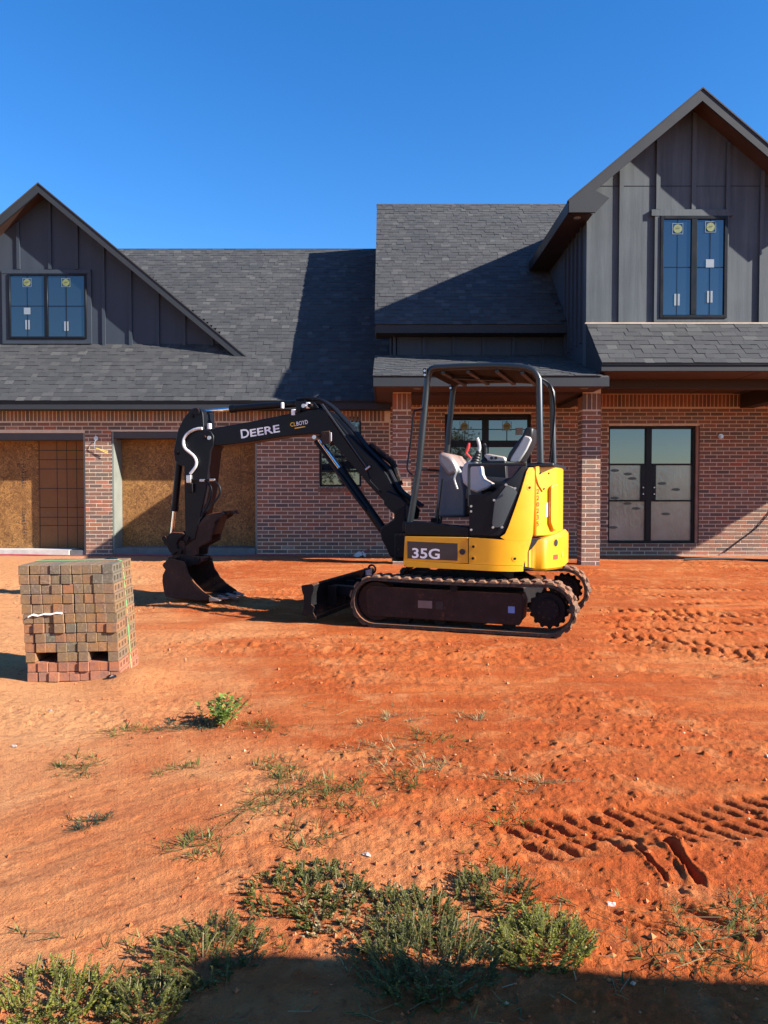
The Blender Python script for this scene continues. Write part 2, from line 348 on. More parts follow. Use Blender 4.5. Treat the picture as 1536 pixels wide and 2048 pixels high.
def osb_mat(name, stops, flake=1.0):
    m, nt, b = mnew(name); gp = nd(nt, 'ShaderNodeNewGeometry').outputs['Position']
    d = noise(nt, gp, 3, 2, .5); gpd = nd(nt, 'ShaderNodeVectorMath', {0: gp, 1: nd(nt, 'ShaderNodeTexNoise', {'Vector': gp, 'Scale': 6.0}).outputs['Color']}, operation='ADD').outputs[0]
    v = nd(nt, 'ShaderNodeTexVoronoi', {'Vector': nd(nt, 'ShaderNodeMapping', {'Vector': gpd, 'Scale': (24, 1, 9), 'Rotation': (0, .5, 0)}).outputs[0], 'Scale': 1.4})
    v2 = nd(nt, 'ShaderNodeTexVoronoi', {'Vector': nd(nt, 'ShaderNodeMapping', {'Vector': gpd, 'Scale': (9, 1, 30), 'Rotation': (0, -.7, 0)}).outputs[0], 'Scale': 1.4})
    f = math_(nt, 'ADD', math_(nt, 'MULTIPLY', nd(nt, 'ShaderNodeSeparateColor', {0: v.outputs['Color']}).outputs[0], .5*flake), math_(nt, 'MULTIPLY', nd(nt, 'ShaderNodeSeparateColor', {0: v2.outputs['Color']}).outputs[1], .5*flake))
    f = math_(nt, 'ADD', f, math_(nt, 'MULTIPLY', math_(nt, 'SUBTRACT', d, .5), .5))
    nt.links.new(ramp(nt, f, stops).outputs[0], b.inputs['Base Color']); b.inputs['Roughness'].default_value = .75; bump(nt, b, f, .4, .006); return m
MAT_OSB = osb_mat('strand_board', [(.15, (.105,.040,.008)), (.5, (.19,.082,.019)), (.85, (.33,.155,.043))])
MAT_PLY = osb_mat('marked_sheathing', [(.1, (.17,.068,.019)), (.9, (.23,.098,.028))], .5)
MAT_INK = M('printed_ink', (.03,.02,.015), .8, var=.1)
MAT_CONC = M('concrete_sill', (.42,.38,.35), .9, var=.2, scale=5, bmp=.3, bscale=50)
MAT_GREYBOARD = M('grey_jamb_board', (.17,.18,.155), .7, var=.1, scale=3)
MAT_DARKIN = M('dark_reveal', (.045,.045,.05), .7, var=.2)
MAT_WHITE = M('white_sticker', (.17,.21,.25), .5, var=.08)
MAT_YSTICK = M('yellow_green_sticker', (.13,.16,.06), .5, var=.25, scale=30)
MAT_BSTICK = M('sticker_border', (.14,.19,.24), .5, var=.1)
MAT_METAL = M('galvanised_metal', (.5,.5,.5), .4, .8, var=.15)

house = empty('brick_house', (3, 15.4, 0)); HM = Matrix.Translation((-3, -15.4, 0))
tag(house, 'unfinished brick house with charcoal board-and-batten gables and dark shingle roof', 'house')
def H(mb, name, mat, parent=None, **k):
    """part of the house: mesh given in world metres, placed under the house or under one of its parts"""
    o = mb.build(name, mat, parent or house, **k)
    if parent is None or parent.parent is None: o.data.transform(HM) if parent is None else None
    else: o.data.transform(HM)
    return o
def Hbox(name, mat, x0, x1, y0, y1, z0, z1, parent=None, **k):
    mb = MB(); mb.box(x0, x1, y0, y1, z0, z1); return H(mb, name, mat, parent, **k)
WY = 15.4
single = {'brick': 0, 'shingle': 0}
# shared meshes for the pieces that stand as objects of their own
ub = MB(); ub.box(-.5, .5, -.5, .5, -.5, .5); _b = ub.build('brick', MAT_BRICK); UNIT_BRICK = _b.data; bpy.data.objects.remove(_b)
def put(name, mesh, parent, loc, scale, rot=(0,0,0)):
    o = bpy.data.objects.new(name, mesh); COL.objects.link(o); o.parent = parent; o.location = Vector(loc)-Vector((3, 15.4, 0)); o.scale = scale; o.rotation_euler = rot; return o

# ---- brick walls
def rects_minus(x0, x1, z0, z1, ops):
    """split a wall rectangle around its openings"""
    xs = sorted({x0, x1, *[min(max(o[0], x0), x1) for o in ops], *[min(max(o[1], x0), x1) for o in ops]}); out = []
    for a, b in zip(xs[:-1], xs[1:]):
        if b-a < 1e-4: continue
        zz = [(z0, z1)]
        for o in ops:
            if o[0] <= a+1e-4 and o[1] >= b-1e-4:
                nz = []
                for p, q in zz:
                    if o[2] > p: nz.append((p, min(q, o[2])))
                    if o[3] < q: nz.append((max(p, o[3]), q))
                zz = [t for t in nz if t[1]-t[0] > 1e-4]
        out += [(a, b, p, q) for p, q in zz]
    return out
CH, BH, BL, JT = .0765, .0615, .240, .014
def brick_field(x0, x1, z0, z1, ops, y, joined, owner=None, pick=None):
    n = int((z1-z0)/CH+1e-6)
    for r in range(n):
        za, zb = z0+r*CH, z0+r*CH+BH
        zm = (za+zb)/2; spans = [(x0, x1)]
        for o in ops:
            if o[2]-.02 < zm < o[3]+.02:
                ns = []
                for p, q in spans:
                    if o[0] <= p and o[1] >= q: continue
                    if o[1] <= p or o[0] >= q: ns.append((p, q)); continue
                    if o[0] > p: ns.append((p, o[0]))
                    if o[1] < q: ns.append((o[1], q))
                spans = ns
        off = (r % 2)*(BL+JT)/2 + RH.uniform(-.012, .012)
        for p, q in spans:
            k = math.floor((p-off)/(BL+JT))-1
            while True:
                a = off+k*(BL+JT); b = a+BL; k += 1
                if a >= q: break
                a2, b2 = max(a, p), min(b, q)
                if b2-a2 < .03: continue
                yj = y+RH.uniform(-.0015, .001); dz = RH.uniform(-.0015, .0015)
                if pick and pick(a2, b2, zm) and single['brick'] < 300:
                    single['brick'] += 1
                    put('brick', UNIT_BRICK, owner, ((a2+b2)/2, yj+.015, zm+dz), (b2-a2, .03, BH))
                else:
                    joined.box(a2, b2, yj, yj+.03, za+dz, zb+dz, RH.random())
def soldier(x0, x1, z0, z1, y, joined):
    x = x0
    while x+BH <= x1+.001:
        yj = y+RH.uniform(-.0015, .001); joined.box(x, x+BH, yj, yj+.03, z0, z1, RH.random()); x += CH
wallmb = MB(); rest = MB()
G1 = (-8.6, -5.93, -.1, 2.43); G2 = (-5.41, -2.52, -.1, 2.46); NW = (-1.285, -.45, 1.365, 2.76); CW = (1.205, 2.92, 1.2, 2.81); DR = (4.455, 6.26, .235, 2.575)
ops = [G1, G2, NW, CW, DR]
for a, b, p, q in rects_minus(-12.6, .10, -.3, 2.93, ops): wallmb.box(a, b, WY+.003, WY+.30, p, q)
for a, b, p, q in rects_minus(.10, 11.4, -.3, 3.22, ops): wallmb.box(a, b, WY+.003, WY+.30, p, q)
brick_wall = H(wallmb, 'brick_wall', MAT_MORTAR)
pick = lambda a, b, z: a > 3.8 and b < 8.0 and b-a > .2 and z < 2.35
brick_field(.12, 11.4, -.06, 2.94, ops, WY, rest, brick_wall, pick)
brick_field(-12.6, .10, -.03, 2.65, ops, WY, rest)
soldier(-12.6, .08, 2.662, 2.905, WY, rest); soldier(.12, 11.4, 2.945, 3.19, WY, rest)
# rowlock sill under the narrow window
x = NW[0]-.02
while x < NW[1]: rest.box(x, x+BH, WY-.02, WY+.05, NW[2]-.105, NW[2]-.006, RH.random()); x += CH
# ---- pillars at the porch front, four bricks turned around each course
def pillar(x0, name_label):
    S = .32; y0 = 13.4; mb = MB(); mb.box(x0+.003, x0+S-.003, y0+.003, y0+S-.003, -.3, 3.2)
    p = H(mb, 'brick_pillar', MAT_MORTAR); p['label'] = name_label
    zt = 2.685; n = int((zt+.08)/CH)
    for r in range(n):
        za = -.08+r*CH; zm = za+BH/2; W = BH
        A = [(x0, x0+BL, y0, y0+W), (x0+S-W, x0+S, y0, y0+BL), (x0+S-BL, x0+S, y0+S-W, y0+S), (x0, x0+W, y0+S-BL, y0+S)]
        B = [(x0+S-BL, x0+S, y0, y0+W), (x0, x0+W, y0, y0+BL), (x0, x0+BL, y0+S-W, y0+S), (x0+S-W, x0+S, y0+S-BL, y0+S)]
        for i, (a, b, c, d) in enumerate(A if r % 2 else B):
            j = RH.uniform(-.0012, .0012)
            if i < 2 and single['brick'] < 300:
                single['brick'] += 1; put('brick', UNIT_BRICK, p, ((a+b)/2+j, (c+d)/2+j, zm), (b-a, d-c, BH))
            else: rest.box(a+j, b+j, c+j, d+j, za, za+BH, RH.random())
    w = (S-3*JT)/4
    for i in range(4):
        for j in range(4):
            if 0 < i < 3 and 0 < j < 3: continue
            rest.box(x0+i*(w+JT), x0+i*(w+JT)+w, y0+j*(w+JT), y0+j*(w+JT)+w, zt+.005, 2.965, RH.random())
single['brick'] = max(0, single['brick'])
_n = single['brick']
pillar(.15, 'porch pillar behind the canopy front post'); pillar(3.42, 'porch pillar behind the excavator tail')
pillar(9.3, 'pillar at the far end of the porch')
o = H(rest, 'remaining_bricks', MAT_BRICK, attr=True); o['kind'] = 'stuff'
# footing ledge
Hbox('footing', MAT_CONC, -12.6, 11.4, WY-.03, WY+.1, -.3, -.035)

# ---- garage openings
YB = 15.90
def opening(op, label):
    x0, x1, z1 = op[0], op[1], op[3]
    for a, b in ((x0+.001, x0+.04), (x1-.04, x1-.001)): Hbox('garage_jamb', MAT_GREYBOARD, a, b, WY+.02, YB+.1, -.1, z1-.001)
    Hbox('garage_header', MAT_DARKIN, x0+.04, x1-.04, WY+.03, YB+.1, z1-.13, z1-.002)
opening(G1, 'grey jambs of the left garage opening'); opening(G2, 'grey jambs of the garage opening behind the boom')
for a, b in ((-8.56, -7.793), (-7.788, -7.084)): Hbox('strand_board', MAT_OSB, a, b, YB, YB+.014, .04, 2.33)
for a, b in ((-5.368, -4.16), (-4.156, -2.935), (-2.931, -2.562)): Hbox('strand_board', MAT_OSB, a, b, YB, YB+.014, .14, 2.36)
ply = Hbox('sheathing_panel', MAT_PLY, -7.08, -5.975, YB+.002, YB+.016, .04, 2.33)
ln = MB()
for z in (2.11, 1.92, 1.73, 1.33, .94, .74, .57): ln.box(-7.078, -5.98, YB-.001, YB+.004, z-.008, z+.008)
for x in (-7.06, -6.70, -6.50, -6.30): ln.box(x-.005, x+.005, YB-.002, YB+.004, .06, 2.31)
H(ln, 'printed_grid_line', MAT_INK, ply)
for zc, n, L in ((1.62, 9, .055), (.62, 11, .06)):           # faded vertical print on the strand board, too blurred to read
    ink = MB()
    for i in range(n):
        z = zc+(i-n/2)*L
        for j in range(3): ink.box(-7.42+j*.03+RH.uniform(-.01,.01), -7.42+j*.03+.014, YB-.002, YB+.002, z, z+L*RH.uniform(.35, .8))
    H(ink, 'faded_print', MAT_INK)
Hbox('sill_plate', MAT_CONC, -8.55, -6.27, WY-.02, YB-.003, -.02, .105)
Hbox('sill_plate', M('dark_plate', (.10,.10,.105), .8), -6.26, -5.975, WY+.03, YB-.003, -.02, .10)  # right end of the sill, darker grey than the concrete
Hbox('sill_plate', M('dark_curb', (.11,.115,.12), .8), -5.36, -2.57, WY-.01, YB-.01, -.02, .145)
Hbox('garage_slab', MAT_CONC, -8.6, -2.5, WY+.05, 16.6, -.3, -.03)
Hbox('garage_back_wall', MAT_DARKIN, -12.6, 11.4, 16.1, 16.2, -.3, 3.0)

# ---- windows and doors
def window(name, label, x0, x1, z0, z1, y, fw, mullions=(), rails=(), grid=(), stickers=(), pane_mat=MAT_GLASS, depth=.08, fd=.05):
    """frame proud of y (facing -Y); panes set back"""
    fr = MB(); fr.box(x0, x0+fw, y-fd, y+depth, z0, z1); fr.box(x1-fw, x1, y-fd, y+depth, z0, z1)
    fr.box(x0+fw, x1-fw, y-fd, y+depth, z1-fw, z1); fr.box(x0+fw, x1-fw, y-fd, y+depth, z0, z0+fw)
    for a, b in mullions: fr.box(a, b, y-fd, y+depth, z0+fw, z1-fw)
    for a, b, c, d in rails: fr.box(a, b, y-fd+.004, y+depth, c, d)
    w = H(fr, name, MAT_BLACK, bevel=.004, seg=1); w['label'] = label
    vs = [x0+fw] + [t for m in mullions for t in m] + [x1-fw]
    for i in range(0, len(vs), 2):
        a, b = vs[i], vs[i+1]
        zs = sorted([z0+fw, z1-fw] + [t for r in rails if r[0] < (a+b)/2 < r[1] for t in r[2:]])
        for k in range(0, len(zs), 2):
            mt = pane_mat(i//2, k//2) if callable(pane_mat) else pane_mat
            Hbox('pane', mt, a-.003, b+.003, y-.005+.002*i, y+.006+.002*i, zs[k]-.003, zs[k+1]+.003, w)
    for a, b, c, d in grid: Hbox('glazing_bar', MAT_BLACK, a, b, y-.012, y-.004, c, d, w)
    for kind, sx, sz in stickers:
        if kind == 'round':
            mb = MB()
            for q in (-1, 1): mb.box(sx-.092, sx+.092, y-.0145, y-.0125, sz+q*.088-.004, sz+q*.088+.004); mb.box(sx+q*.088-.004, sx+q*.088+.004, y-.0146, y-.0126, sz-.0835, sz+.0835)
            H(mb, 'sticker_border', MAT_BSTICK, w)
            mb = MB(); mb.cyl((sx, y-.0165, sz), (sx, y-.0150, sz), .074, 24); H(mb, 'round_sticker', MAT_YSTICK, w)
            mb = MB()
            for t in (-.03, -.005, .02): mb.obox((sx+t, y-.0172, sz+.004), (.022, 0, .014), (0, .0004, 0), (-.002, 0, .004))
            H(mb, 'sticker_scribble', MAT_INK, w)
        elif kind == 'strips':
            for s in (-.03, .03): Hbox('paper_strip', MAT_WHITE, sx+s-.018, sx+s+.018, y-.0165, y-.0145, sz-.1, sz+.1, w)
        elif kind == 'paper':
            Hbox('paper_label', MAT_WHITE, sx-.075, sx+.065, y-.0165, y-.0145, sz-.07, sz+.07, w)
    return w
window('casement_window', 'tall narrow window half hidden behind the boom', NW[0], NW[1], NW[2], NW[3], WY+.10, .042, rails=((NW[0]+.042, NW[1]-.042, 1.657, 1.70),))
cg = []
for a, b in ((1.27, 1.955), (2.09, 2.81)):
    cg += [((a+b)/2-.008, (a+b)/2+.008, 2.20, 2.68), (a, b, 2.50, 2.516)]
window('grid_window', 'black-framed window seen through the canopy', CW[0], CW[1], CW[2], CW[3], WY+.10, .06, mullions=((1.955, 2.085),), rails=((1.265, 1.955, 2.155, 2.285), (2.085, 2.86, 2.155, 2.285)), grid=cg,
       stickers=(('round', 1.60, 2.57), ('round', 2.45, 2.57), ('paper', 2.70, 2.47)))
door = window('glass_double_door', 'black double door with protective film on its panes', 4.46, 6.20, .245, 2.565, WY+.14, .045,
       mullions=((5.225, 5.34),), rails=((4.505, 5.225, 1.795, 1.828), (5.34, 6.155, 1.795, 1.828), (4.505, 5.225, 1.07, 1.102), (5.34, 6.155, 1.07, 1.102)),
       pane_mat=lambda i, k: MAT_GLASS if k == 2 else MAT_FILM, fd=.06)
Hbox('door_jamb', M('tan_jamb', (.26,.15,.11), .7), 6.203, 6.257, WY+.03, WY+.25, .24, 2.573, door)
for x, z in ((5.17, 1.22), (5.17, 1.35), (5.39, 1.22), (5.39, 1.35)):
    mb = MB(); mb.cyl((x, WY+.05, z), (x, WY+.08, z), .014, 10); H(mb, 'lock_bore', MAT_METAL, door)
Hbox('stile_panel', MAT_BLACK, 5.14, 5.226, WY+.085, WY+.13, 1.102, 1.795, door); Hbox('stile_panel', MAT_BLACK, 5.339, 5.43, WY+.085, WY+.13, 1.102, 1.795, door)
for i, (x, z) in enumerate(((4.62, 1.69), (4.88, 1.62), (4.97, 1.53), (4.62, 1.14), (4.88, 1.03), (5.05, .93), (5.57, 1.43), (5.85, 1.31), (4.6, .55), (5.65, .82))):
    mb = MB(); mb.prism([(x+.085*math.cos(t*math.pi/8), z+.028*math.sin(t*math.pi/8)) for t in range(16)], WY+.128, WY+.1335); H(mb, 'oval_film_mark', M('oval_mark', (.05,.07,.05), .4) if i == 0 else bpy.data.materials['oval_mark'], door)

# ---- shingled roofs
EXP = .143
def shingle_unit():
    mb = MB(); mb.box(-.5, .5, -.5, .5, 0, 1); o = mb.build('shingle', MAT_SHINGLE); me = o.data; bpy.data.objects.remove(o); return me
UNIT_SH = shingle_unit()
def shingles(x0, x1, Ye, ze, slope, Lh, joined, owner=None, clip=None, pick=None, wmin=.09, wmax=.22):
    """courses climbing in +Y from the eave line; Lh = horizontal run"""
    ang = math.atan(slope); ca, sa = math.cos(ang), math.sin(ang); n = int(Lh/ca/EXP)+1
    for r in range(n):
        s = r*EXP; x = x0-RH.uniform(0, .2); jz = 0
        Lrow = min(EXP+.03, Lh/ca-s)
        if Lrow < .03: continue
        while x < x1:
            w = RH.uniform(wmin, wmax); a, b = max(x, x0), min(x+w, x1); x += w
            if b-a < .02: continue
            yc = Ye+ca*(s+EXP/2)
            if clip and not clip((a+b)/2, yc): continue
            th = RH.choice((.006, .010, .013)); ds = RH.uniform(-.004, .004)
            c = Vector(((a+b)/2, Ye+ca*(s+ds+Lrow/2), ze+sa*(s+ds+Lrow/2)))+Vector((0, -sa, ca))*.004
            if pick and pick((a+b)/2, r) and single['shingle'] < 300:
                single['shingle'] += 1; put('shingle', UNIT_SH, owner, c, (b-a-.003, Lrow, th), (ang-.035, 0, 0))
            else:
                ax = Vector(((b-a-.003)/2, 0, 0)); t = Vector((0, math.cos(ang-.035), math.sin(ang-.035))); nrm = Vector((0, -math.sin(ang-.035), math.cos(ang-.035)))
                joined.obox(c+nrm*th/2, ax, t*(Lrow/2), nrm*th/2, RH.random())
def slab(name, mat, prof, x0, x1, parent=None):
    mb = MB(); mb.prism(prof, x0, x1, ax='x'); return H(mb, name, mat, parent)
SL = .833
shm = MB()
# garage roof
gE, gZ, gR = 15.0, 3.01, 20.48; gRz = gZ+SL*(gR-gE)
garage_roof = slab('garage_roof', MAT_SHINGLE, [(gE, gZ), (gR, gRz), (gR+5.5, gZ), (gR+5.4, gZ-.12), (gR, gRz-.16), (gE+.02, gZ-.13)], -12.8, .12)
GX, GHR, GAZ = -7.16, 4.30, 7.66           # left gable: centre, half run, apex
def clip_g(x, y):
    z = gZ+SL*(y-gE)
    return not (y > 16.60 and abs(x-GX) < GHR and z < GAZ-SL*abs(x-GX)-.02)
shingles(-12.8, .13, gE-.02, gZ+.003, SL, gR-gE, shm, garage_roof, clip_g, lambda x, r: r in (0, 1) and x > -7.8 and x < -.3)
cap = MB(); x = -12.8
while x < .1:
    cap.obox((x+.14, gR-.07, gRz-.045), (.145, 0, 0), (0, .085, .071), (0, -.004, .005), RH.random()); cap.obox((x+.14, gR+.07, gRz-.045), (.145, 0, 0), (0, .085, -.071), (0, .004, .005), RH.random()); x += .143
H(cap, 'ridge_cap', MAT_SHINGLE, attr=True)
Hbox('eave_fascia', MAT_TRIM, -12.8, .13, gE-.005, gE+.03, gZ-.15, gZ-.025); Hbox('drip_edge', MAT_BLACK, -12.8, .13, gE-.028, gE+.02, gZ-.028, gZ-.002)
Hbox('eave_soffit', MAT_TRIM, -12.8, .13, gE+.03, WY+.3, gZ-.145, gZ-.12)
# taller middle roof
mE, mZ, mR = 14.8, 4.43, 19.58; mRz = mZ+SL*(mR-mE)
middle_roof = slab('middle_roof', MAT_SHINGLE, [(mE, mZ), (mR, mRz), (mR+4.8, mZ), (mR+4.7, mZ-.12), (mR, mRz-.16), (mE+.02, mZ-.13)], -.16, 11.6)
shingles(-.18, 11.55, mE-.02, mZ+.003, SL, mR-mE, shm, middle_roof, lambda x, y: x < 3.4 or y > 15.8)
cap = MB(); x = -.18
while x < 11.5:
    cap.obox((x+.14, mR-.07, mRz-.045), (.145, 0, 0), (0, .085, .071), (0, -.004, .005), RH.random()); x += .143
H(cap, 'ridge_cap', MAT_SHINGLE, attr=True)
Hbox('eave_fascia', MAT_TRIM, -.16, 3.49, mE-.005, mE+.03, mZ-.15, mZ-.025); Hbox('eave_soffit', MAT_TRIM, -.16, 3.49, mE+.03, 15.4, mZ-.145, mZ-.12)
rk = MB(); rk.prism([(mE, mZ-.02), (mR, mRz-.02), (mR, mRz-.2), (mE, mZ-.2)], -.175, -.15, ax='x'); H(rk, 'rake_board', MAT_TRIM)
uw = Hbox('upper_wall', MAT_SIDE2, .146, 3.5, 15.2, 15.45, 3.0, mZ-.13)
for x in (.17, .75, 1.33, 1.91, 2.49, 3.07): Hbox('batten', MAT_SIDE2, x, x+.06, 15.165, 15.2, 3.88, mZ-.146)
mb = MB(); mb.prism([(15.2, 3.0), (15.2, mZ-.1), (mR, mRz-.18), (24.0, mZ-.1), (24.0, 3.0)], .12, .25, ax='x'); H(mb, 'end_wall', MAT_SIDE2)
mb = MB(); mb.prism([(15.75, -.3), (15.75, mZ-.1), (mR, mRz-.18), (24.0, mZ-.1), (24.0, -.3)], 11.2, 11.38, ax='x'); H(mb, 'end_wall', MAT_SIDE2)
# porch roof
pE, pZ = 12.44, 3.115; PS = (3.91-pZ)/(15.2-pE)
porch_roof = slab('porch_roof', MAT_SHINGLE, [(pE, pZ), (15.2, 3.91), (15.2, 3.78), (pE+.02, pZ-.12)], -.17, 3.6)
shingles(-.18, 3.495, pE-.02, pZ+.003, PS, 15.19-pE, shm, porch_roof, None, lambda x, r: r in (0, 1, 2, 3, 4))
Hbox('porch_fascia', MAT_TRIM, -.17, 3.60, pE-.005, pE+.03, pZ-.155, pZ-.02); Hbox('porch_soffit', MAT_SOFFIT, -.17, 3.60, pE+.03, WY, pZ-.13, pZ-.10)
mb = MB(); mb.prism([(pE+.03, pZ-.14), (pE+.03, pZ-.02), (WY, 3.94), (WY, pZ-.14)], -.168, -.13, ax='x'); H(mb, 'porch_end_board', MAT_TRIM)
Hbox('porch_lintel', MAT_BEAM, .15, 3.74, 13.42, 13.70, 2.97, 3.02)
# right gable: pent roof, wall, overhanging roof
tE, tZ, tW = 12.5, 3.33, 13.5; tzw = tZ+SL*(tW-tE)
pent = slab('pent_roof', MAT_SHINGLE, [(tE, tZ), (tW, tzw), (tW, tzw-.16), (tE+.02, tZ-.1)], 3.50, 11.35)
shingles(3.49, 11.35, tE-.02, tZ+.003, SL, tW-tE, shm, pent, None, lambda x, r: x < 6.7, .12, .27)
mb = MB(); mb.prism([(tE+.03, tZ-.10), (tE+.03, tZ-.01), (tW-.01, tzw-.02), (tW-.01, tZ-.10)], 3.492, 3.53, ax='x'); H(mb, 'pent_cheek', MAT_TRIM)
Hbox('pent_fascia', MAT_TRIM, 3.49, 11.35, tE-.005, tE+.03, tZ-.115, tZ-.02); Hbox('drip_edge', MAT_BLACK, 3.49, 11.35, tE-.026, tE+.02, tZ-.022, tZ-.001)
Hbox('porch_ceiling', MAT_SOFFIT, 3.50, 11.35, tE+.03, WY+.01, 3.205, 3.225)
for x in (6.05, 8.5): Hbox('ceiling_seam', MAT_BEAM, x, x+.012, tE+.04, WY, 3.2, 3.206)
for x in (3.42, 7.05, 9.33): Hbox('porch_beam', MAT_BEAM, x, x+.26, 13.42, WY+.005, 2.92, 3.204)
Hbox('porch_beam', MAT_BEAM, 3.68, 11.2, 13.42, 13.70, 3.06, 3.204)
for x, y, z in ((5.35, 13.95, 3.204), (.55, 12.9, pZ-.131), (3.3, 12.85, pZ-.131)):
    mb = MB(); mb.cyl((x, y, z-.008), (x, y, z+.004), .07, 18); H(mb, 'recessed_light', MAT_WHITE)
AX, AZ, AHR = 5.28, 7.97, 2.20       # right gable: apex x, apex height, half run at the eave
wl = 3.50; wr = 2*AX-wl
def gable(pfx, ax, az, hr, wy, ry, back, wx0, wx1, wz0, depth, sidemat, fas):
    """board wall, roof slopes and rake boards of a front-facing gable"""
    topz = lambda x, d=0: az-SL*abs(x-ax)-d
    mb = MB(); poly = [(wx0, wz0), (wx1, wz0), (wx1, topz(wx1, .13)), (ax, topz(ax, .13)), (wx0, topz(wx0, .13))]
    mb.prism(poly, wy, wy+depth); wall = H(mb, 'gable_wall', sidemat)
    for s in (-1, 1):
        e = ax+s*hr
        mb = MB(); mb.prism([(ax, az), (e, az-SL*hr), (e, az-SL*hr-.12), (ax, az-.12)], ry, back); H(mb, 'gable_roof', MAT_SHINGLE)
        mb = MB(); mb.prism([(ax, az-.022), (e, az-SL*hr-.022), (e, az-SL*hr-fas), (ax, az-fas)], ry-.028, ry+.012); H(mb, 'rake_board', MAT_TRIM)
        mb = MB(); mb.prism([(ax, az+.006), (e+s*.02, az-SL*(hr+.02)+.006), (e+s*.02, az-SL*(hr+.02)-.02), (ax, az-.020)], ry-.045, ry+.05); H(mb, 'rake_edge', MAT_SHINGLE)
        mb = MB(); mb.prism([(ax, az-.121), (e, az-SL*hr-.121), (e, az-SL*hr-.135), (ax, az-.135)], ry+.012, wy+.02); H(mb, 'rake_soffit', MAT_SOFFIT)
    return wall, topz
lwall, lt = gable('left', GX, GAZ, GHR, 16.64, 16.27, 21.2, GX-GHR+.15, GX+GHR-.15, 4.0, .2, MAT_SIDE2, .20)
for x in (-10.2, -9.6, -9.0, -8.4, -7.80, -7.13, -6.56, -6.00, -5.43, -4.85, -4.29, -3.70):
    z0, z1 = 4.36, lt(x+.03, .15)-.02
    if -8.13 < x < -6.23: z0 = 5.99
    Hbox('batten', MAT_SIDE2, x, x+.065, 16.60, 16.64, z0, z1)
Hbox('wall_flashing', MAT_FLASH, GX-GHR+.3, -3.6, 16.585, 16.64, 4.335, 4.36)
rwall, rt = gable('right', AX, AZ, AHR, tW, 13.07, 18.6, wl, wr, 3.2, .2, MAT_SIDE, .215)
for x in (4.045, 4.675, 5.285, 5.875, 6.465):
    z0, z1 = tzw+.03, rt(x+.03, .15)-.03
    if 4.65 < x < 5.95: z0 = 6.125
    Hbox('batten', MAT_SIDE, x, x+.07, tW-.042, tW, z0, z1)
Hbox('corner_board', MAT_SIDE, wl-.012, wl+.09, tW-.03, tW+.02, tzw+.03, rt(wl, .14)); Hbox('corner_board', MAT_SIDE, wr-.09, wr+.012, tW-.03, tW+.02, tzw+.03, rt(wr, .14))
Hbox('panel_seam', MAT_BLACK, wl+.05, wr-.05, tW-.003, tW+.01, 6.525, 6.537)
Hbox('wall_flashing', MAT_FLASH, wl-.03, wr+.1, tW-.05, tW, tzw+.005, tzw+.028)
# side wall of the right gable with its boards, boxed eave return
Hbox('side_wall', MAT_SIDE2, wl, wl+.15, tW+.2, 17.5, 3.2, rt(wl, .13)-.001); Hbox('side_wall', MAT_SIDE2, wr-.15, wr, tW+.2, 17.5, 3.2, rt(wr, .13)-.001)
for y in (13.8, 14.1, 14.4, 14.7, 15.0): Hbox('batten', MAT_SIDE2, wl-.035, wl, y, y+.05, 3.9, rt(wl, .14)-.01)
e = AX-AHR; ez = AZ-SL*AHR
mb = MB(); mb.prism([(e-.002, ez-.13), (e-.002, ez-.215), (wl+.02, ez-.215), (wl+.25, ez+.02), (wl, rt(wl, .2))], 13.035, 13.08); H(mb, 'eave_return', MAT_TRIM)
mb = MB(); mb.box(e, wl, 13.13, 17.0, ez-.212, ez-.19); H(mb, 'eave_soffit', MAT_BEAM)
mb = MB(); mb.box(e-.004, e+.025, 13.095, 16.6, ez-.21, ez-.02); H(mb, 'eave_fascia', MAT_BLACK)
mb = MB(); mb.cyl((e+.2, 13.3, ez-.222), (e+.2, 13.3, ez-.21), .06, 14); H(mb, 'recessed_light', MAT_WHITE)
o = H(shm, 'remaining_shingles', MAT_SHINGLE, attr=True); o['kind'] = 'stuff'
# upper windows with trim
def trim(x0, x1, z0, z1, a, b, c, d, y, mat, ear=0):
    mb = MB(); mb.box(a, x0, y, y+.04, c, z1+.002); mb.box(x1, b, y, y+.04, c, z1+.002); mb.box(a-ear, b+ear, y-.008, y+.04, z1+.002, d); mb.box(x0, x1, y, y+.04, c, z0)
    H(mb, 'window_trim', mat)
trim(-7.98, -6.32, 4.516, 5.889, -8.119, -6.225, 4.41, 5.973, 16.595, MAT_SIDE2)
window('twin_window', 'wide twin window in the left gable', -7.98, -6.32, 4.516, 5.889, 16.60, .045, mullions=((-7.215, -7.14),),
       grid=((-7.582, -7.572, 4.57, 5.84), (-6.757, -6.747, 4.57, 5.84), (-7.93, -7.22, 5.20, 5.212), (-7.13, -6.37, 5.20, 5.212)),
       stickers=(('round', -7.577, 5.699), ('round', -6.752, 5.699), ('paper', -7.577, 5.10), ('strips', -7.577, 4.81), ('strips', -6.752, 4.78)), depth=.03, fd=.03)
trim(4.75, 5.905, 4.264, 6.007, 4.655, 5.93, 4.20, 6.117, tW-.045, MAT_SIDE, .06)
window('tall_window', 'tall twin window in the right gable', 4.75, 5.905, 4.264, 6.007, tW-.03, .055, mullions=((5.28, 5.379),),
       grid=((5.043, 5.051, 4.32, 5.95), (5.608, 5.616, 4.32, 5.95), (4.805, 5.28, 5.13, 5.142), (5.379, 5.85, 5.13, 5.142)),
       stickers=(('round', 5.047, 5.79), ('round', 5.612, 5.82), ('paper', 5.612, 5.20), ('strips', 5.047, 4.58), ('strips', 5.612, 4.63)), depth=.03, fd=.035)
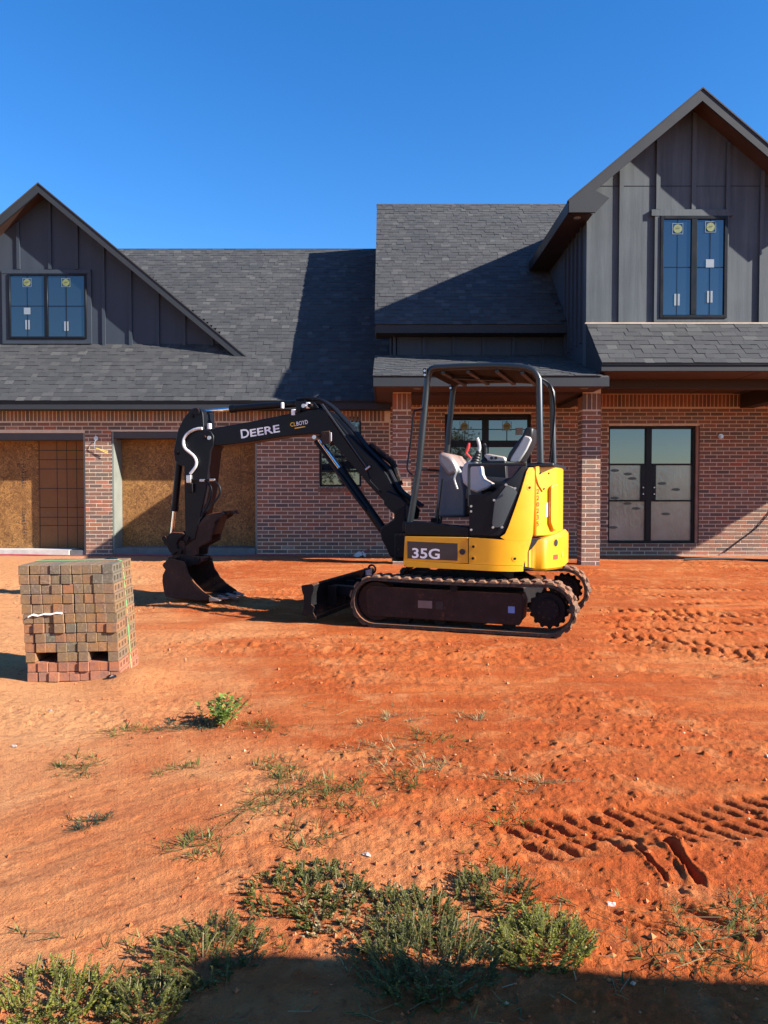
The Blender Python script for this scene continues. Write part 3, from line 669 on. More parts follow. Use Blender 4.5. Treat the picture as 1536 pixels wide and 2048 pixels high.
# wiring stub on the garage pier, camera mount by the door
mb = MB(); mb.cyl((-5.70, WY-.03, 2.32), (-5.70, WY+.02, 2.32), .045, 12); H(mb, 'junction_box', MAT_METAL)
mb = MB(); mb.tube(spline([(-5.70, WY-.03, 2.30), (-5.73, WY-.06, 2.2), (-5.72, WY-.05, 2.12)]), .008, 6); H(mb, 'wire_tail', MAT_WHITE)
mb = MB()
for q in ((-5.45, 2.02), (-5.46, 2.06)): mb.tube([(-5.70, WY-.05, 2.13), (q[0], WY-.07, q[1])], .008, 6)
H(mb, 'yellow_wire', M('yellow_wire', (.75,.55,.15), .5))
mb = MB(); mb.cyl((6.66, WY-.05, 2.36), (6.66, WY+.02, 2.36), .05, 14); mb.cyl((6.66, WY-.08, 2.35), (6.66, WY-.05, 2.35), .028, 14); H(mb, 'camera_mount', MAT_METAL, smooth=True)

# ============================================================ EXCAVATOR
# outlines in the machine's own frame: u towards the tail, z up (metres)
SH = {
 'boom': [(-3.189,1.972),(-3.154,1.995),(-2.994,2.017),(-2.546,2.074),(-2.113,2.142),(-1.819,2.178),(-1.725,2.192),(-1.633,2.161),(-1.531,2.069),(-1.41,1.925),(-1.23,1.745),(-1.072,1.603),(-0.954,1.473),(-0.867,1.307),(-0.742,1.161),(-0.694,1.088),(-0.726,1.024),(-0.789,1.029),(-0.876,1.077),(-1.013,1.215),(-1.151,1.354),(-1.37,1.598),(-1.531,1.769),(-1.644,1.878),(-1.736,1.918),(-1.84,1.917),(-2.157,1.895),(-2.46,1.857),(-2.636,1.837),(-2.859,1.818),(-3.018,1.809),(-3.128,1.831),(-3.178,1.888)],
 'boom_foot': [(-0.866,1.088),(-0.732,1.18),(-0.732,0.605),(-0.837,0.592),(-0.915,0.618),(-0.959,0.718),(-1.006,0.791),(-1.022,0.901),(-0.973,0.939),(-0.866,1.005)],
 'arm': [(-3.32,2.226),(-3.278,2.245),(-3.227,2.245),(-3.181,2.221),(-3.159,2.175),(-3.149,2.001),(-3.062,1.979),(-3.021,1.919),(-3.024,1.82),(-3.063,1.755),(-3.119,1.326),(-3.191,1.045),(-3.274,0.742),(-3.349,0.716),(-3.408,0.743),(-3.412,1.585),(-3.475,1.594),(-3.536,1.647),(-3.552,1.763),(-3.49,2.004),(-3.414,2.133)],
 'bcyl_barrel': [(-3.562,1.666),(-3.63,1.062)],
 'bcyl_rod': [(-3.63,1.079),(-3.671,0.767)],
 'acyl_rod': [(-3.327,2.218),(-2.83,2.238)],
 'acyl_barrel': [(-2.853,2.235),(-1.995,2.272)],
 'acyl_base': [(-2.026,2.289),(-1.795,2.261),(-1.743,2.197),(-1.837,2.183),(-2.005,2.157)],
 'ocyl_rod': [(-1.733,1.826),(-1.454,1.45)],
 'ocyl_barrel': [(-1.495,1.507),(-0.992,0.82)],
 'boom_bracket': [(-1.69,1.935),(-1.594,1.943),(-1.588,1.816),(-1.687,1.795)],
 'pins': [(-3.237,2.202),(-3.3,2.152),(-3.072,1.899),(-3.136,1.905),(-3.505,1.735),(-1.773,1.879),(-1.898,2.22),(-1.826,2.221),(-1.961,2.174)],
 'hose_silver': [(-3.153,2.007),(-3.221,2.003),(-3.296,1.981),(-3.358,1.941),(-3.393,1.888),(-3.397,1.829),(-3.374,1.781),(-3.319,1.739),(-3.264,1.696),(-3.231,1.637),(-3.238,1.584),(-3.279,1.531),(-3.314,1.495)],
 'hose_loop': [(-3.343,1.467),(-3.297,1.427),(-3.146,1.416),(-3.032,1.422),(-2.952,1.366),(-2.93,1.287),(-2.976,1.207),(-3.057,1.127),(-3.103,1.066)],
 'hose_loop2': [(-3.135,1.416),(-3.067,1.336),(-3.067,1.227),(-3.121,1.106),(-3.184,1.025)],
 'fit': [(-3.336,1.467),(-3.338,1.296),(-3.026,1.422),(-3.163,1.416)],
 'topguard': [(-1.696,2.236),(-1.163,1.53)],
 'bhose1': [(-1.972,2.26),(-1.804,2.267),(-1.658,2.22),(-1.535,2.14),(-1.433,2.015),(-1.292,1.852)],
 'bhose2': [(-1.891,2.258),(-1.743,2.262),(-1.618,2.2),(-1.494,2.082),(-1.371,1.936),(-1.229,1.762),(-1.088,1.609),(-1.009,1.552),(-0.965,1.439)],
 'bhose3': [(-1.073,1.624),(-0.975,1.549),(-0.92,1.437),(-0.877,1.326),(-0.78,1.252),(-0.703,1.216)],
 'link_h': [(-3.695,0.724),(-3.652,0.757),(-3.577,0.822),(-3.429,0.818),(-3.398,0.794),(-3.483,0.738),(-3.509,0.683),(-3.484,0.611),(-3.558,0.554),(-3.611,0.598),(-3.637,0.652),(-3.684,0.679)],
 'link_p': [(-3.523,0.708),(-3.444,0.719),(-3.413,0.656),(-3.424,0.538),(-3.561,0.512),(-3.603,0.552),(-3.571,0.625)],
 'thumb': [(-3.313,0.753),(-3.265,0.849),(-3.213,0.94),(-3.13,1.026),(-3.027,1.051),(-2.936,1.063),(-2.896,1.041),(-2.911,1.006),(-3.008,0.96),(-3.029,0.889),(-3.065,0.799),(-3.076,0.727),(-3.174,0.68),(-3.236,0.643),(-3.247,0.561),(-3.414,0.534),(-3.413,0.656),(-3.339,0.703)],
 'thumb_tip': [(-3.064,1.042),(-2.962,1.064),(-2.82,1.08),(-2.795,1.032),(-2.86,1.049),(-2.952,1.012),(-3.044,0.975)],
 'bucket_side': [(-3.524,0.525),(-3.436,0.523),(-3.313,0.496),(-3.288,0.444),(-3.263,0.365),(-3.173,0.263),(-3.067,0.175),(-2.972,0.122),(-2.958,0.088),(-3.053,0.075),(-3.215,0.072),(-3.44,0.079),(-3.56,0.087),(-3.585,0.157),(-3.603,0.264),(-3.599,0.336),(-3.562,0.399),(-3.593,0.434),(-3.598,0.456)],
 'bucket_ear': [(-3.654,0.506),(-3.601,0.526),(-3.4,0.559),(-3.203,0.542),(-3.183,0.493),(-3.256,0.455),(-3.401,0.423),(-3.559,0.436),(-3.644,0.461)],
 'tooth': [(-3.003,0.114),(-2.903,0.11),(-2.908,0.088),(-3.004,0.075)],
 'tooth_far': [(-3.053,0.089),(-2.886,0.041)],
 'bucket_far': [(-3.469,0.466),(-3.139,0.13),(-2.897,0.038)],
 'skirt': [(-0.552,0.868),(0.072,0.87),(0.408,0.854),(0.66,0.843),(0.651,0.823),(0.59,0.715),(0.581,0.613),(-0.565,0.632)],
 'flange': [(-0.561,0.633),(0.576,0.614),(0.576,0.563),(0.452,0.562),(0.096,0.569),(-0.28,0.574),(-0.529,0.578),(-0.56,0.599)],
 'cover': [(0.63,1.517),(0.673,1.518),(0.694,1.484),(0.69,1.161),(0.677,0.905),(0.656,0.843),(0.408,0.854),(0.364,0.878),(0.408,0.908),(0.438,0.975),(0.512,1.162),(0.609,1.483)],
 'blackpanel': [(0.609,1.533),(0.626,1.518),(0.44,0.975),(0.397,0.915),(0.349,0.887),(0.073,0.887),(0.069,1.266),(0.21,1.273),(0.279,1.281),(0.362,1.348),(0.484,1.438),(0.563,1.528)],
 'inset': [(0.422,1.359),(0.49,1.333),(0.522,1.289),(0.382,0.967),(0.296,0.964),(0.288,1.012),(0.31,1.206)],
 'lowblack': [(-0.555,0.996),(-0.507,1.0),(-0.466,1.016),(0.072,0.97),(0.072,0.875),(-0.555,0.878)],
 'decal': [(-0.525,0.822),(-0.032,0.81),(-0.031,0.648),(-0.524,0.658)],
 'txt35': [(-0.482,0.66),(-0.212,0.657),(-0.479,0.753)],
 'cap': [(0.012,0.735)],
 'numbers': [(0.729,1.311),(0.732,0.964)],
 'hood_side': [(0.662,1.524),(0.853,1.528),(0.86,0.931)],
 'cw': [(0.557,0.707),(0.639,0.815),(0.757,0.877),(0.903,0.932),(0.927,0.91),(0.923,0.627),(0.685,0.563),(0.558,0.578)],
 'bolts': [(0.637,1.333),(0.116,0.786),(0.112,0.677),(0.498,0.681),(0.758,1.466),(0.872,1.467),(0.805,1.322)],
 'pbolts': [(0.415,1.359),(0.497,1.326),(0.307,1.218),(0.297,0.967),(0.38,0.969),(0.091,1.16),(0.091,1.112),(0.092,0.941)],
 'can_near': [(-0.579,0.942),(-0.543,1.151),(-0.48,1.533),(-0.418,2.149),(-0.396,2.369),(-0.373,2.462),(-0.331,2.494),(-0.236,2.497),(0.003,2.494),(0.254,2.486),(0.438,2.47),(0.559,2.449),(0.635,2.412),(0.677,2.343),(0.691,2.245),(0.695,1.568)],
 'can_far': [(-0.774,1.055),(-0.523,1.703),(-0.475,2.13),(-0.446,2.378),(-0.415,2.456)],
 'can_far2': [(0.579,2.413),(0.613,2.301),(0.627,1.601)],
 'handle': [(-0.436,2.096),(-0.497,2.086),(-0.525,2.055),(-0.554,1.787),(-0.587,1.565),(-0.579,1.501),(-0.537,1.457)],
 'rail': [(0.065,1.159),(0.061,1.493),(0.07,1.527),(0.107,1.544),(0.59,1.543)],
 'frontrod': [(-0.607,1.512),(-0.467,1.511)],
 'console_l': [(-0.041,1.554),(-0.01,1.578),(0.059,1.575),(0.128,1.537),(0.136,1.462),(0.159,1.417),(0.246,1.368),(0.204,1.327),(0.098,1.282),(0.029,1.312),(-0.041,1.38),(-0.058,1.471)],
 'seat_back': [(0.358,1.591),(0.377,1.637),(0.446,1.745),(0.499,1.84),(0.553,1.827),(0.57,1.796),(0.523,1.697),(0.454,1.59),(0.408,1.575)],
 'seat_dark': [(0.309,1.594),(0.347,1.68),(0.425,1.788),(0.472,1.842),(0.502,1.919),(0.564,1.925),(0.579,1.905),(0.576,1.84),(0.534,1.739),(0.442,1.585)],
 'console_r': [(-0.011,1.681),(0.036,1.693),(0.202,1.661),(0.223,1.632),(0.219,1.608),(0.061,1.605),(0.028,1.626)],
 'lever_red': [(-0.099,1.635),(-0.153,1.693),(-0.143,1.725),(-0.128,1.765),(-0.124,1.798)],
 'lever_grey': [(0.086,1.675),(0.097,1.713),(0.093,1.758),(0.074,1.811)],
 'boot': [(0.094,1.682),(0.056,1.577)],
 'monitor': [(-0.374,1.675),(-0.325,1.69),(-0.236,1.665),(-0.187,1.594),(-0.147,1.523),(-0.171,1.484),(-0.26,1.453),(-0.333,1.548),(-0.358,1.588)],
 'fpanel': [(-0.363,1.607),(-0.236,1.654),(-0.135,1.506),(-0.084,1.278),(-0.084,1.033),(-0.379,1.029),(-0.388,1.31)],
 'hub': [(0.807,0.228),(0.898,0.233),(0.646,0.22)],
 'hubb': [(0.806,0.006)],
 'tframe': [(-0.918,0.358),(0.583,0.366),(0.571,0.108),(-0.891,0.134)],
 'sticker': [(0.454,0.255),(0.519,0.196)],
 'slot': [(-0.226,0.265),(-0.155,0.196)],
 'plate': [(-0.398,0.271),(-0.261,0.197)],
 'blade_near': [(-1.585,0.363),(-1.568,0.373),(-1.469,0.39),(-1.445,0.368),(-1.449,0.323),(-1.47,0.265),(-1.477,0.187),(-1.442,0.163),(-1.463,0.098),(-1.534,0.069),(-1.583,0.072),(-1.558,0.171),(-1.561,0.273),(-1.575,0.305)],
 'blade_far': [(-1.598,0.351),(-1.49,0.382),(-1.474,0.286),(-1.573,0.243)],
 'ring': [(-1.453,0.356)],
 'deere': [(-2.675,1.887),(-2.197,1.948),(-2.657,1.984)],
 'clboyd': [(-2.067,1.999),(-1.856,2.022),(-2.06,2.046)],
 'clsub': [(-2.018,1.986),(-1.892,1.998)],
 'hood': [(0.705,1.524),(0.71,0.905),(1.017,1.534),(1.027,0.924)],
 'hoodpanel': [(0.708,1.527),(1.002,1.539),(1.009,1.357),(0.897,1.349),(0.86,1.326),(0.793,1.296),(0.743,1.356),(0.709,1.446)],
 'pod': [(0.889,1.354),(0.983,1.365),(1.005,1.342),(1.011,0.928),(0.941,0.931),(0.873,0.991),(0.865,1.326)],
 'cwt': [(0.577,0.711),(0.665,0.814),(0.814,0.872),(1.159,0.908),(1.244,0.888)],
 'cwb': [(0.577,0.587),(0.719,0.562),(1.005,0.565),(1.244,0.576)],
 'cwmid': [(0.804,0.827),(0.736,0.709),(0.719,0.589)],
 'label': [(0.807,1.175),(0.864,1.182),(0.858,1.014),(0.791,1.016)],
 'cwhole': [(0.914,0.814)],
 'cwred': [(0.889,0.716),(1.022,0.658)],
 'cworange': [(1.168,0.712)],
}

EX = empty('mini_excavator', (.967, 7.93, 0), rad(-19))
tag(EX, 'yellow and black mini excavator with open canopy, its bucket resting on the red earth', 'excavator')
Y_ = M('yellow_paint', (.70,.32,.003), .42, var=.08, scale=3, dust=.24, dustc=(.46,.20,.035), coat=.15)
K_ = M('black_paint', (.005,.006,.009), .42, var=.2, scale=3, ior=1.28)
KD = M('dusty_black_steel', (.008,.008,.009), .6, var=.3, scale=5, dust=.06, ior=1.25, bmp=.2, bscale=40)
RUST = M('worn_bucket_steel', (.028,.016,.013), .65, .0, var=.4, scale=6, dust=.16, ior=1.3, bmp=.3, bscale=50)
RUB = M('dusty_rubber', (.022,.017,.015), .85, var=.3, scale=8, dust=.35, bmp=.3, bscale=60)
LUGM = M('caked_rubber_lug', (.05,.035,.028), .9, var=.3, scale=8, dust=.7, dustc=(.21,.10,.052), bmp=.3, bscale=60)
CHR = M('chrome_rod', (.75,.75,.76), .18, 1.0, var=.05)
SLV = M('silver_hose_sleeve', (.62,.62,.62), .45, .3, var=.15, scale=40)
GRY = M('light_grey_plastic', (.42,.42,.41), .5, var=.08, scale=3, dust=.1)
GRYD = M('slate_panel', (.075,.085,.11), .45, var=.12, scale=3, dust=.12)
INS = M('dark_green_grey_panel', (.045,.055,.058), .42, var=.08, scale=3, dust=.08)
CAN = M('canopy_tube_paint', (.010,.014,.017), .38, var=.1, scale=4, coat=.1)
SEATM = M('black_vinyl', (.008,.008,.011), .5, var=.2)
REDM = M('red_lever_grip', (.60,.045,.04), .4, var=.1)
WHT = M('white_decal', (.80,.80,.80), .5, var=.04); DEC = M('dark_decal', (.035,.026,.026), .35, var=.1); ORG = M('amber_decal', (.85,.42,.03), .5, var=.05)
BLU = M('blue_label', (.13,.24,.55), .5, var=.1); REDR = M('red_reflector', (.75,.06,.03), .3, var=.05)
BOLT = M('bright_bolt', (.55,.55,.54), .35, .8, var=.1)
def E(mb, name, mat, parent=None, **k): return mb.build(name, mat, parent or EX, **k)
def prism(name, mat, poly, v0, v1, parent=None, bevel=.008, **k):
    mb = MB(); mb.prism(poly, v0, v1); return E(mb, name, mat, parent, bevel=bevel, **k)
def rod(name, mat, p, q, r, parent=None, n=18):
    mb = MB(); mb.cyl(p, q, r, n); return E(mb, name, mat, parent, smooth=True)
def hose(name, mat, pts, r, parent=None, k=6):
    mb = MB(); mb.tube(spline(pts, k), r, 8); return E(mb, name, mat, parent, smooth=True)
def bx(name, mat, u0, u1, v0, v1, z0, z1, parent=None, bevel=.008, **k):
    mb = MB(); mb.box(u0, u1, v0, v1, z0, z1); return E(mb, name, mat, parent, bevel=bevel, **k)
HWB, UCB, RB = .76, .24, .60
def plan(s, off=0.0):
    """body plan: near side, rounded corner, flat tail; s runs backwards along the near side"""
    if s <= UCB: return (s, -HWB-off)
    a = (s-UCB)/RB
    if a <= math.pi/2: return (UCB+(RB+off)*math.sin(a), -HWB+RB-(RB+off)*math.cos(a))
    return (UCB+RB+off, -HWB+RB+(s-UCB-RB*math.pi/2))
SEND = UCB+RB*math.pi/2+2*(HWB-RB)      # far end of the flat tail
def plan_full(s, off=0.0):
    if s <= SEND: return plan(s, off)
    m = 2*(UCB+RB*math.pi/2+(HWB-RB))-s; p = plan(m, off); return (p[0], -p[1])
SMID = UCB+RB*math.pi/2+(HWB-RB)
def wrap(name, mat, poly, off, thick, parent=None, bevel=.006, step=.05):
    """plate cut to an outline in (s,z) and bent round the body plan"""
    bm = bmesh.new(); bm.faces.new([bm.verts.new((s, 0, z)) for s, z in poly]); bmesh.ops.triangulate(bm, faces=bm.faces[:])
    s0, s1 = min(p[0] for p in poly), max(p[0] for p in poly); s = math.ceil(s0/step)*step
    while s < s1-1e-4:
        if s > UCB-.01: bmesh.ops.bisect_plane(bm, geom=bm.verts[:]+bm.edges[:]+bm.faces[:], plane_co=(s, 0, 0), plane_no=(1, 0, 0))
        s += step
    bmesh.ops.triangulate(bm, faces=[f for f in bm.faces if len(f.verts) > 4])
    r = bmesh.ops.extrude_face_region(bm, geom=bm.faces[:]); ext = {v for v in r['geom'] if isinstance(v, bmesh.types.BMVert)}
    for v in bm.verts:
        p = plan_full(v.co.x, off-(thick if v in ext else 0)); v.co = (p[0], p[1], v.co.z)
    bmesh.ops.recalc_face_normals(bm, faces=bm.faces)
    me = bpy.data.meshes.new(name); bm.to_mesh(me); bm.free(); o = bpy.data.objects.new(name, me); COL.objects.link(o); o.parent = parent or EX; me.materials.append(mat)
    for p in me.polygons: p.use_smooth = True
    me.set_sharp_from_angle(angle=rad(45))
    if bevel:
        b = o.modifiers.new('bevel', 'BEVEL'); b.width = bevel; b.segments = 2; b.limit_method = 'ANGLE'; b.angle_limit = rad(50)
    return o
def fit_text(name, text, mat, parent, p, q, hgt, v, normal=-1, bold=0.0):
    """letters from p to q (u,z) on a side plane facing the camera"""
    P, Q = Vector((p[0], v, p[1])), Vector((q[0], v, q[1])); ex = (Q-P); L = ex.length; ex.normalize(); ez = Vector((-ex.z, 0, ex.x))
    o = lettering(name, text, mat, parent, (0,0,0), (1,0,0), (0,0,1), 1.0, .0, bold=bold)
    me = o.data; xs = [w.co.x for w in me.vertices]; zs = [w.co.z for w in me.vertices]; x0, x1, z0, z1 = min(xs), max(xs), min(zs), max(zs)
    for w in me.vertices:
        a = (w.co.x-x0)/(x1-x0)*L; c = (w.co.z-z0)/(z1-z0)*hgt; w.co = P+ex*a+ez*c
    return o
# ---- tracks
def track(v0, v1, label, near):
    ur, uf, r, zc = .807, -.825, .236, .240; t = EX
    path = []
    for i in range(13): a = -math.pi/2+math.pi*i/12; path.append((ur+r*math.cos(a), zc+r*math.sin(a)))
    for i in range(1, 14): f = i/14; path.append((ur+(uf-ur)*f, zc+r-.014*math.sin(f*math.pi)))
    for i in range(13): a = math.pi/2+math.pi*i/12; path.append((uf+r*math.cos(a), zc+r*math.sin(a)))
    for i in range(1, 14): f = i/14; path.append((uf+(ur-uf)*f, zc-r))
    n = len(path); nor = []
    for i in range(n):
        a, b = path[i-1], path[(i+1) % n]; d = Vector((b[0]-a[0], b[1]-a[1])).normalized(); nor.append((d.y, -d.x))
    th = .030; vs = []
    for v in (v0, v1):
        for k in (0, 1): vs += [(p[0]-q[0]*th*k, v, p[1]-q[1]*th*k) for p, q in zip(path, nor)]
    fs = []
    for i in range(n):
        j = (i+1) % n
        fs += [(i, j, j+2*n, i+2*n), (i+n, i+3*n, j+3*n, j+n), (i, i+n, j+n, j), (i+2*n, j+2*n, j+3*n, i+3*n)]
    mb = MB(); mb.add(vs, fs); tr = E(mb, 'rubber_track', RUB, smooth=True); tr['label'] = label
    # lugs, staggered in two rows
    lm = MB(); w = (v1-v0)
    lm.add([(-.040,-.5,0),(.040,-.5,0),(.034,.5,0),(-.034,.5,0),(-.022,-.49,1),(.022,-.49,1),(.016,.47,1),(-.020,.47,1)], [(0,3,2,1),(4,5,6,7),(0,1,5,4),(1,2,6,5),(2,3,7,6),(3,0,4,7)])
    lo = E(lm, 'track_lug', LUGM); lme = lo.data; bpy.data.objects.remove(lo)
    cum = [0.0]
    for i in range(n): a, b = path[i], path[(i+1) % n]; cum.append(cum[-1]+math.hypot(b[0]-a[0], b[1]-a[1]))
    N = 46
    for k in range(N):
        for row in (0, 1):
            d = ((k+.5*row)/N*cum[-1]) % cum[-1]; i = max(j for j in range(n) if cum[j] <= d); f = (d-cum[i])/(cum[i+1]-cum[i]); a, b = path[i], path[(i+1) % n]; q0, q1 = nor[i], nor[(i+1) % n]
            c = (a[0]+(b[0]-a[0])*f, a[1]+(b[1]-a[1])*f); q = Vector((q0[0]+(q1[0]-q0[0])*f, 0, q0[1]+(q1[1]-q0[1])*f)).normalized()
            if c[1] < .05 and abs(c[0]) < .8: continue            # pressed into the ground
            tg = Vector((-q.z, 0, q.x)); vv = Vector((0, 1, 0)); vm = v0+w*(.27 if row == 0 else .73); sk = .22*(1 if row == 0 else -1)
            o = bpy.data.objects.new('track_lug', lme); COL.objects.link(o); o.parent = tr
            mtx = Matrix(((tg.x, sk*w*.5*tg.x, q.x*.017, c[0]), (tg.y, w*.52, q.y*.017, vm), (tg.z, sk*w*.5*tg.z, q.z*.017, c[1]), (0,0,0,1))); o.matrix_local = mtx
    # frame, rollers, idler and sprocket inside the loop
    a, b = v0+.06, v1-.04
    fr = prism('track_frame', RUST, [(-.78,.105),(.55,.105),(.585,.14),(.60,.30),(.575,.37),(-.78,.365),(-.93,.33),(-.95,.23),(-.92,.14)], a, b)
    prism('frame_cover', RUST, [(-.92,.16),(-.90,.095),(.55,.085),(.575,.12),(.585,.33),(.56,.375),(-.86,.385),(-.93,.33)], a-.012, a+.01)
    for u in (-.55, -.2, .15, .45): rod('track_roller', KD, (u, v0+.09, .095), (u, v1-.07, .095), .062)
    rod('carrier_roller', KD, (-.05, v0+.02, .40), (-.05, v1-.1, .40), .035)
    rod('idler_wheel', RUST, (uf, v0+.07, zc), (uf, v1-.07, zc), .185, n=28)
    sp = MB(); g = 15; prof = []
    for k in range(g*4):
        rr = .180 if k % 4 in (1, 2) else .160; an = 2*math.pi*k/(g*4); prof.append((ur+rr*math.cos(an), zc+rr*math.sin(an)))
    sp.prism(prof, v0+.12, v0+.15); spo = E(sp, 'sprocket', KD); rod('drive_drum', KD, (ur, v0+.07, zc), (ur, v0+.25, zc), .150, spo, 28)
    rod('hub', KD, (ur, v0+.035, zc), (ur, v0+.2, zc), .098, spo, 24)
    for k in range(9):
        an = 2*math.pi*k/9; rod('hub_bolt', RUST, (ur+.078*math.cos(an), v0+.024, zc+.078*math.sin(an)), (ur+.078*math.cos(an), v0+.04, zc+.078*math.sin(an)), .010, spo, 6)
    if near:
        bx('serial_plate', M('faded_serial_plate', (.16,.12,.11), .5), -.40, -.262, a-.0155, a-.0125, .20, .27, bevel=0)
        bx('tie_down_slot', SEATM, -.226, -.156, a-.0155, a-.0125, .197, .265, bevel=0)
        bx('blue_label', BLU, .452, .512, a-.0155, a-.0125, .196, .256, bevel=0)
track(-.87, -.57, 'track on the near side, dust caked on its lugs', True); track(.57, .87, 'track on the far side', False)
# ---- lower frame and blade
mb = MB(); mb.prism([(-.62,-.58),(.55,-.58),(.62,-.3),(.62,.3),(.55,.58),(-.62,.58)], .24, .40, ax='z'); E(mb, 'lower_frame', KD, bevel=.01)
mb = MB(); mb.cyl((0,0,.38), (0,0,.575), .36, 36); E(mb, 'swing_bearing', KD, smooth=True)
for s in (-1, 1):
    prism('deck_gusset', KD, [(-.62,.40),(.5,.40),(.30,.52),(-.40,.52)], s*.40-.02, s*.40+.02)
    mb = MB(); mb.obox((-1.02, s*.33, .25), (.46, 0, -.015), (0, .045, 0), (0, 0, .055)); E(mb, 'blade_arm', KD, bevel=.01)
rod('blade_cylinder', KD, (-.55, 0, .36), (-1.05, 0, .30), .045); rod('blade_rod', CHR, (-1.0, 0, .306), (-1.42, 0, .24), .022)
face = [(-1.50,.385),(-1.475,.39),(-1.462,.37),(-1.485,.28),(-1.488,.19),(-1.465,.11),(-1.44,.062),(-1.455,.055),(-1.485,.10),(-1.512,.19),(-1.508,.28)]
bl = prism('blade', KD, face, -.865, .865, bevel=.004)
for s in (-1, 1): prism('blade_end_plate', KD, SH['blade_near'], s*.87-.008, s*.87+.008, bl, bevel=.004)
bx('blade_wear_edge', RUST, -1.475, -1.43, -.86, .86, .03, .075, bl)
for v in (-.5, 0, .5): bx('blade_rib', KD, -1.46, -1.36, v-.012, v+.012, .12, .33, bl, bevel=.003)
mb = MB(); mb.tube([(-1.45+.045*math.cos(a*math.pi/8), .80, .37+.05*math.sin(a*math.pi/8)) for a in range(17)], .012, 8); E(mb, 'lifting_eye', K_, bl, smooth=True)
bx('blade_sunlit_patch', GRY, -1.462, -1.448, .60, .80, .27, .375, bl, bevel=.003)  # pale grey patch stands for sunlight on the blade's far end
# ---- upper body
pts = []; s = -.56
while s < 2*SMID+.56: pts.append(plan_full(s, -.012)); s += .04
mb = MB(); mb.prism(pts, .58, .862, ax='z'); E(mb, 'swing_frame', KD, smooth=True)
fl = wrap('skirt_flange', Y_, SH['flange'], .012, .05)
sk = SH['skirt']; d0 = .045
wrap('front_skirt', Y_, [(-.552,.868),(.066,.870),(.066,.628),(-.565,.632)], 0, .04)
wrap('rear_skirt', Y_, [(.074,.870),(.408,.854),(.66,.843),(.651,.823),(.59,.715),(.581,.617),(.074,.626)], .003, .04, bevel=.012)
wrap('side_cover', Y_, SH['cover'], .004, .05, bevel=.014)
wrap('trim_panel', K_, SH['blackpanel'], -.012, .05, bevel=.010); wrap('inset_panel', INS, SH['inset'], -.006, .02, bevel=.006)
prism('door_sill', K_, SH['lowblack'], -.745, -.68, bevel=.012)
far = [(-.55,.87),(.60,.87),(.62,1.10),(.55,1.40),(-.1,1.30),(-.50,1.02)]
prism('far_side_cover', Y_, [(-.55,.64),(.40,.64),(.40,1.10),(.30,1.30),(.1,1.22),(.05,.9),(-.55,.9)], .70, .755)
hz0, hz1 = .88, 1.527
hd = wrap('engine_hood', Y_, [(.705,hz1),(.708,hz0),(2*SMID-.705,hz0),(2*SMID-.705,hz1)], -.012, .06, bevel=.02)
wrap('hood_panel', Y_, SH['hoodpanel'], .0, .02, hd, bevel=.008)
wrap('hood_latch_pod', Y_, [(.885,1.335),(.925,1.365),(1.0,1.365),(1.03,1.33),(1.03,.96),(.98,.925),(.93,.93),(.885,1.0)], .022, .05, hd, bevel=.012)
cw = MB(); sec = []; NS = 44
for i in range(NS+1):
    s = .577+(2*SMID-2*.577)*i/NS; m = min(s, 2*SMID-s)
    T_ = SH['cwt']; zt = np.interp(m, [.577, .665, .74, .814, .95, 1.159], [.715, .80, .845, .868, .890, .915]); zb = np.interp(m, [.577, .72, 1.0], [.59, .563, .563])
    bulge = .055*(np.interp(m, [.70, .78], [0, 1]))
    o0, o1 = -.09, -.012+bulge
    sec.append([plan_full(s, o0)+(zb,), plan_full(s, o1-.02)+(zb,), plan_full(s, o1)+(zb+.02,), plan_full(s, o1)+(zt-.035,), plan_full(s, o1-.03)+(zt,), plan_full(s, o0)+(zt,)])
vs = [p for q in sec for p in q]; k6 = 6
cw.add(vs, [(i*k6+j, i*k6+(j+1) % k6, (i+1)*k6+(j+1) % k6, (i+1)*k6+j) for i in range(NS) for j in range(k6)]+[tuple(range(5, -1, -1)), tuple(NS*k6+j for j in range(6))])
cwo = E(cw, 'counterweight', Y_, smooth=True, ang=40)
def on_body(s, z, off): p = plan_full(s, off); q = plan_full(s, off+.1); return Vector((p[0], p[1], z)), (Vector((q[0], q[1], z))-Vector((p[0], p[1], z))).normalized()
def stud(name, mat, s, z, off, r, h, parent=None, n=14):
    c, nn = on_body(s, z, off); return rod(name, mat, c-nn*.004, c+nn*h, r, parent, n)
stud('tie_hole', SEATM, .93, .815, .043, .034, .004, cwo); stud('tie_hole_rim', Y_, .93, .815, .040, .043, .004, cwo)
wrap('red_reflector', REDR, [(.895,.705),(.965,.705),(.965,.660),(.895,.660)], .048, .02, cwo, bevel=.002)
stud('amber_reflector', ORG, 1.07, .70, .043, .03, .004, cwo)
for s, z in SH['bolts'][:4]: stud('recess_bolt', KD, s, z, .004, .013, .004, None, 8); stud('recess_ring', Y_, s, z, .0025, .026, .003, None, 18)
for s, z in SH['bolts'][4:]: stud('hood_bolt', KD, s, z, .003, .008, .005, hd, 8)
for u, z in SH['pbolts']: rod('panel_bolt', BOLT, (u, -.765 if u > .2 else -.755, z), (u, -.74, z), .011, n=8)
stud('filler_cap', SEATM, .012, .735, .001, .028, .006)
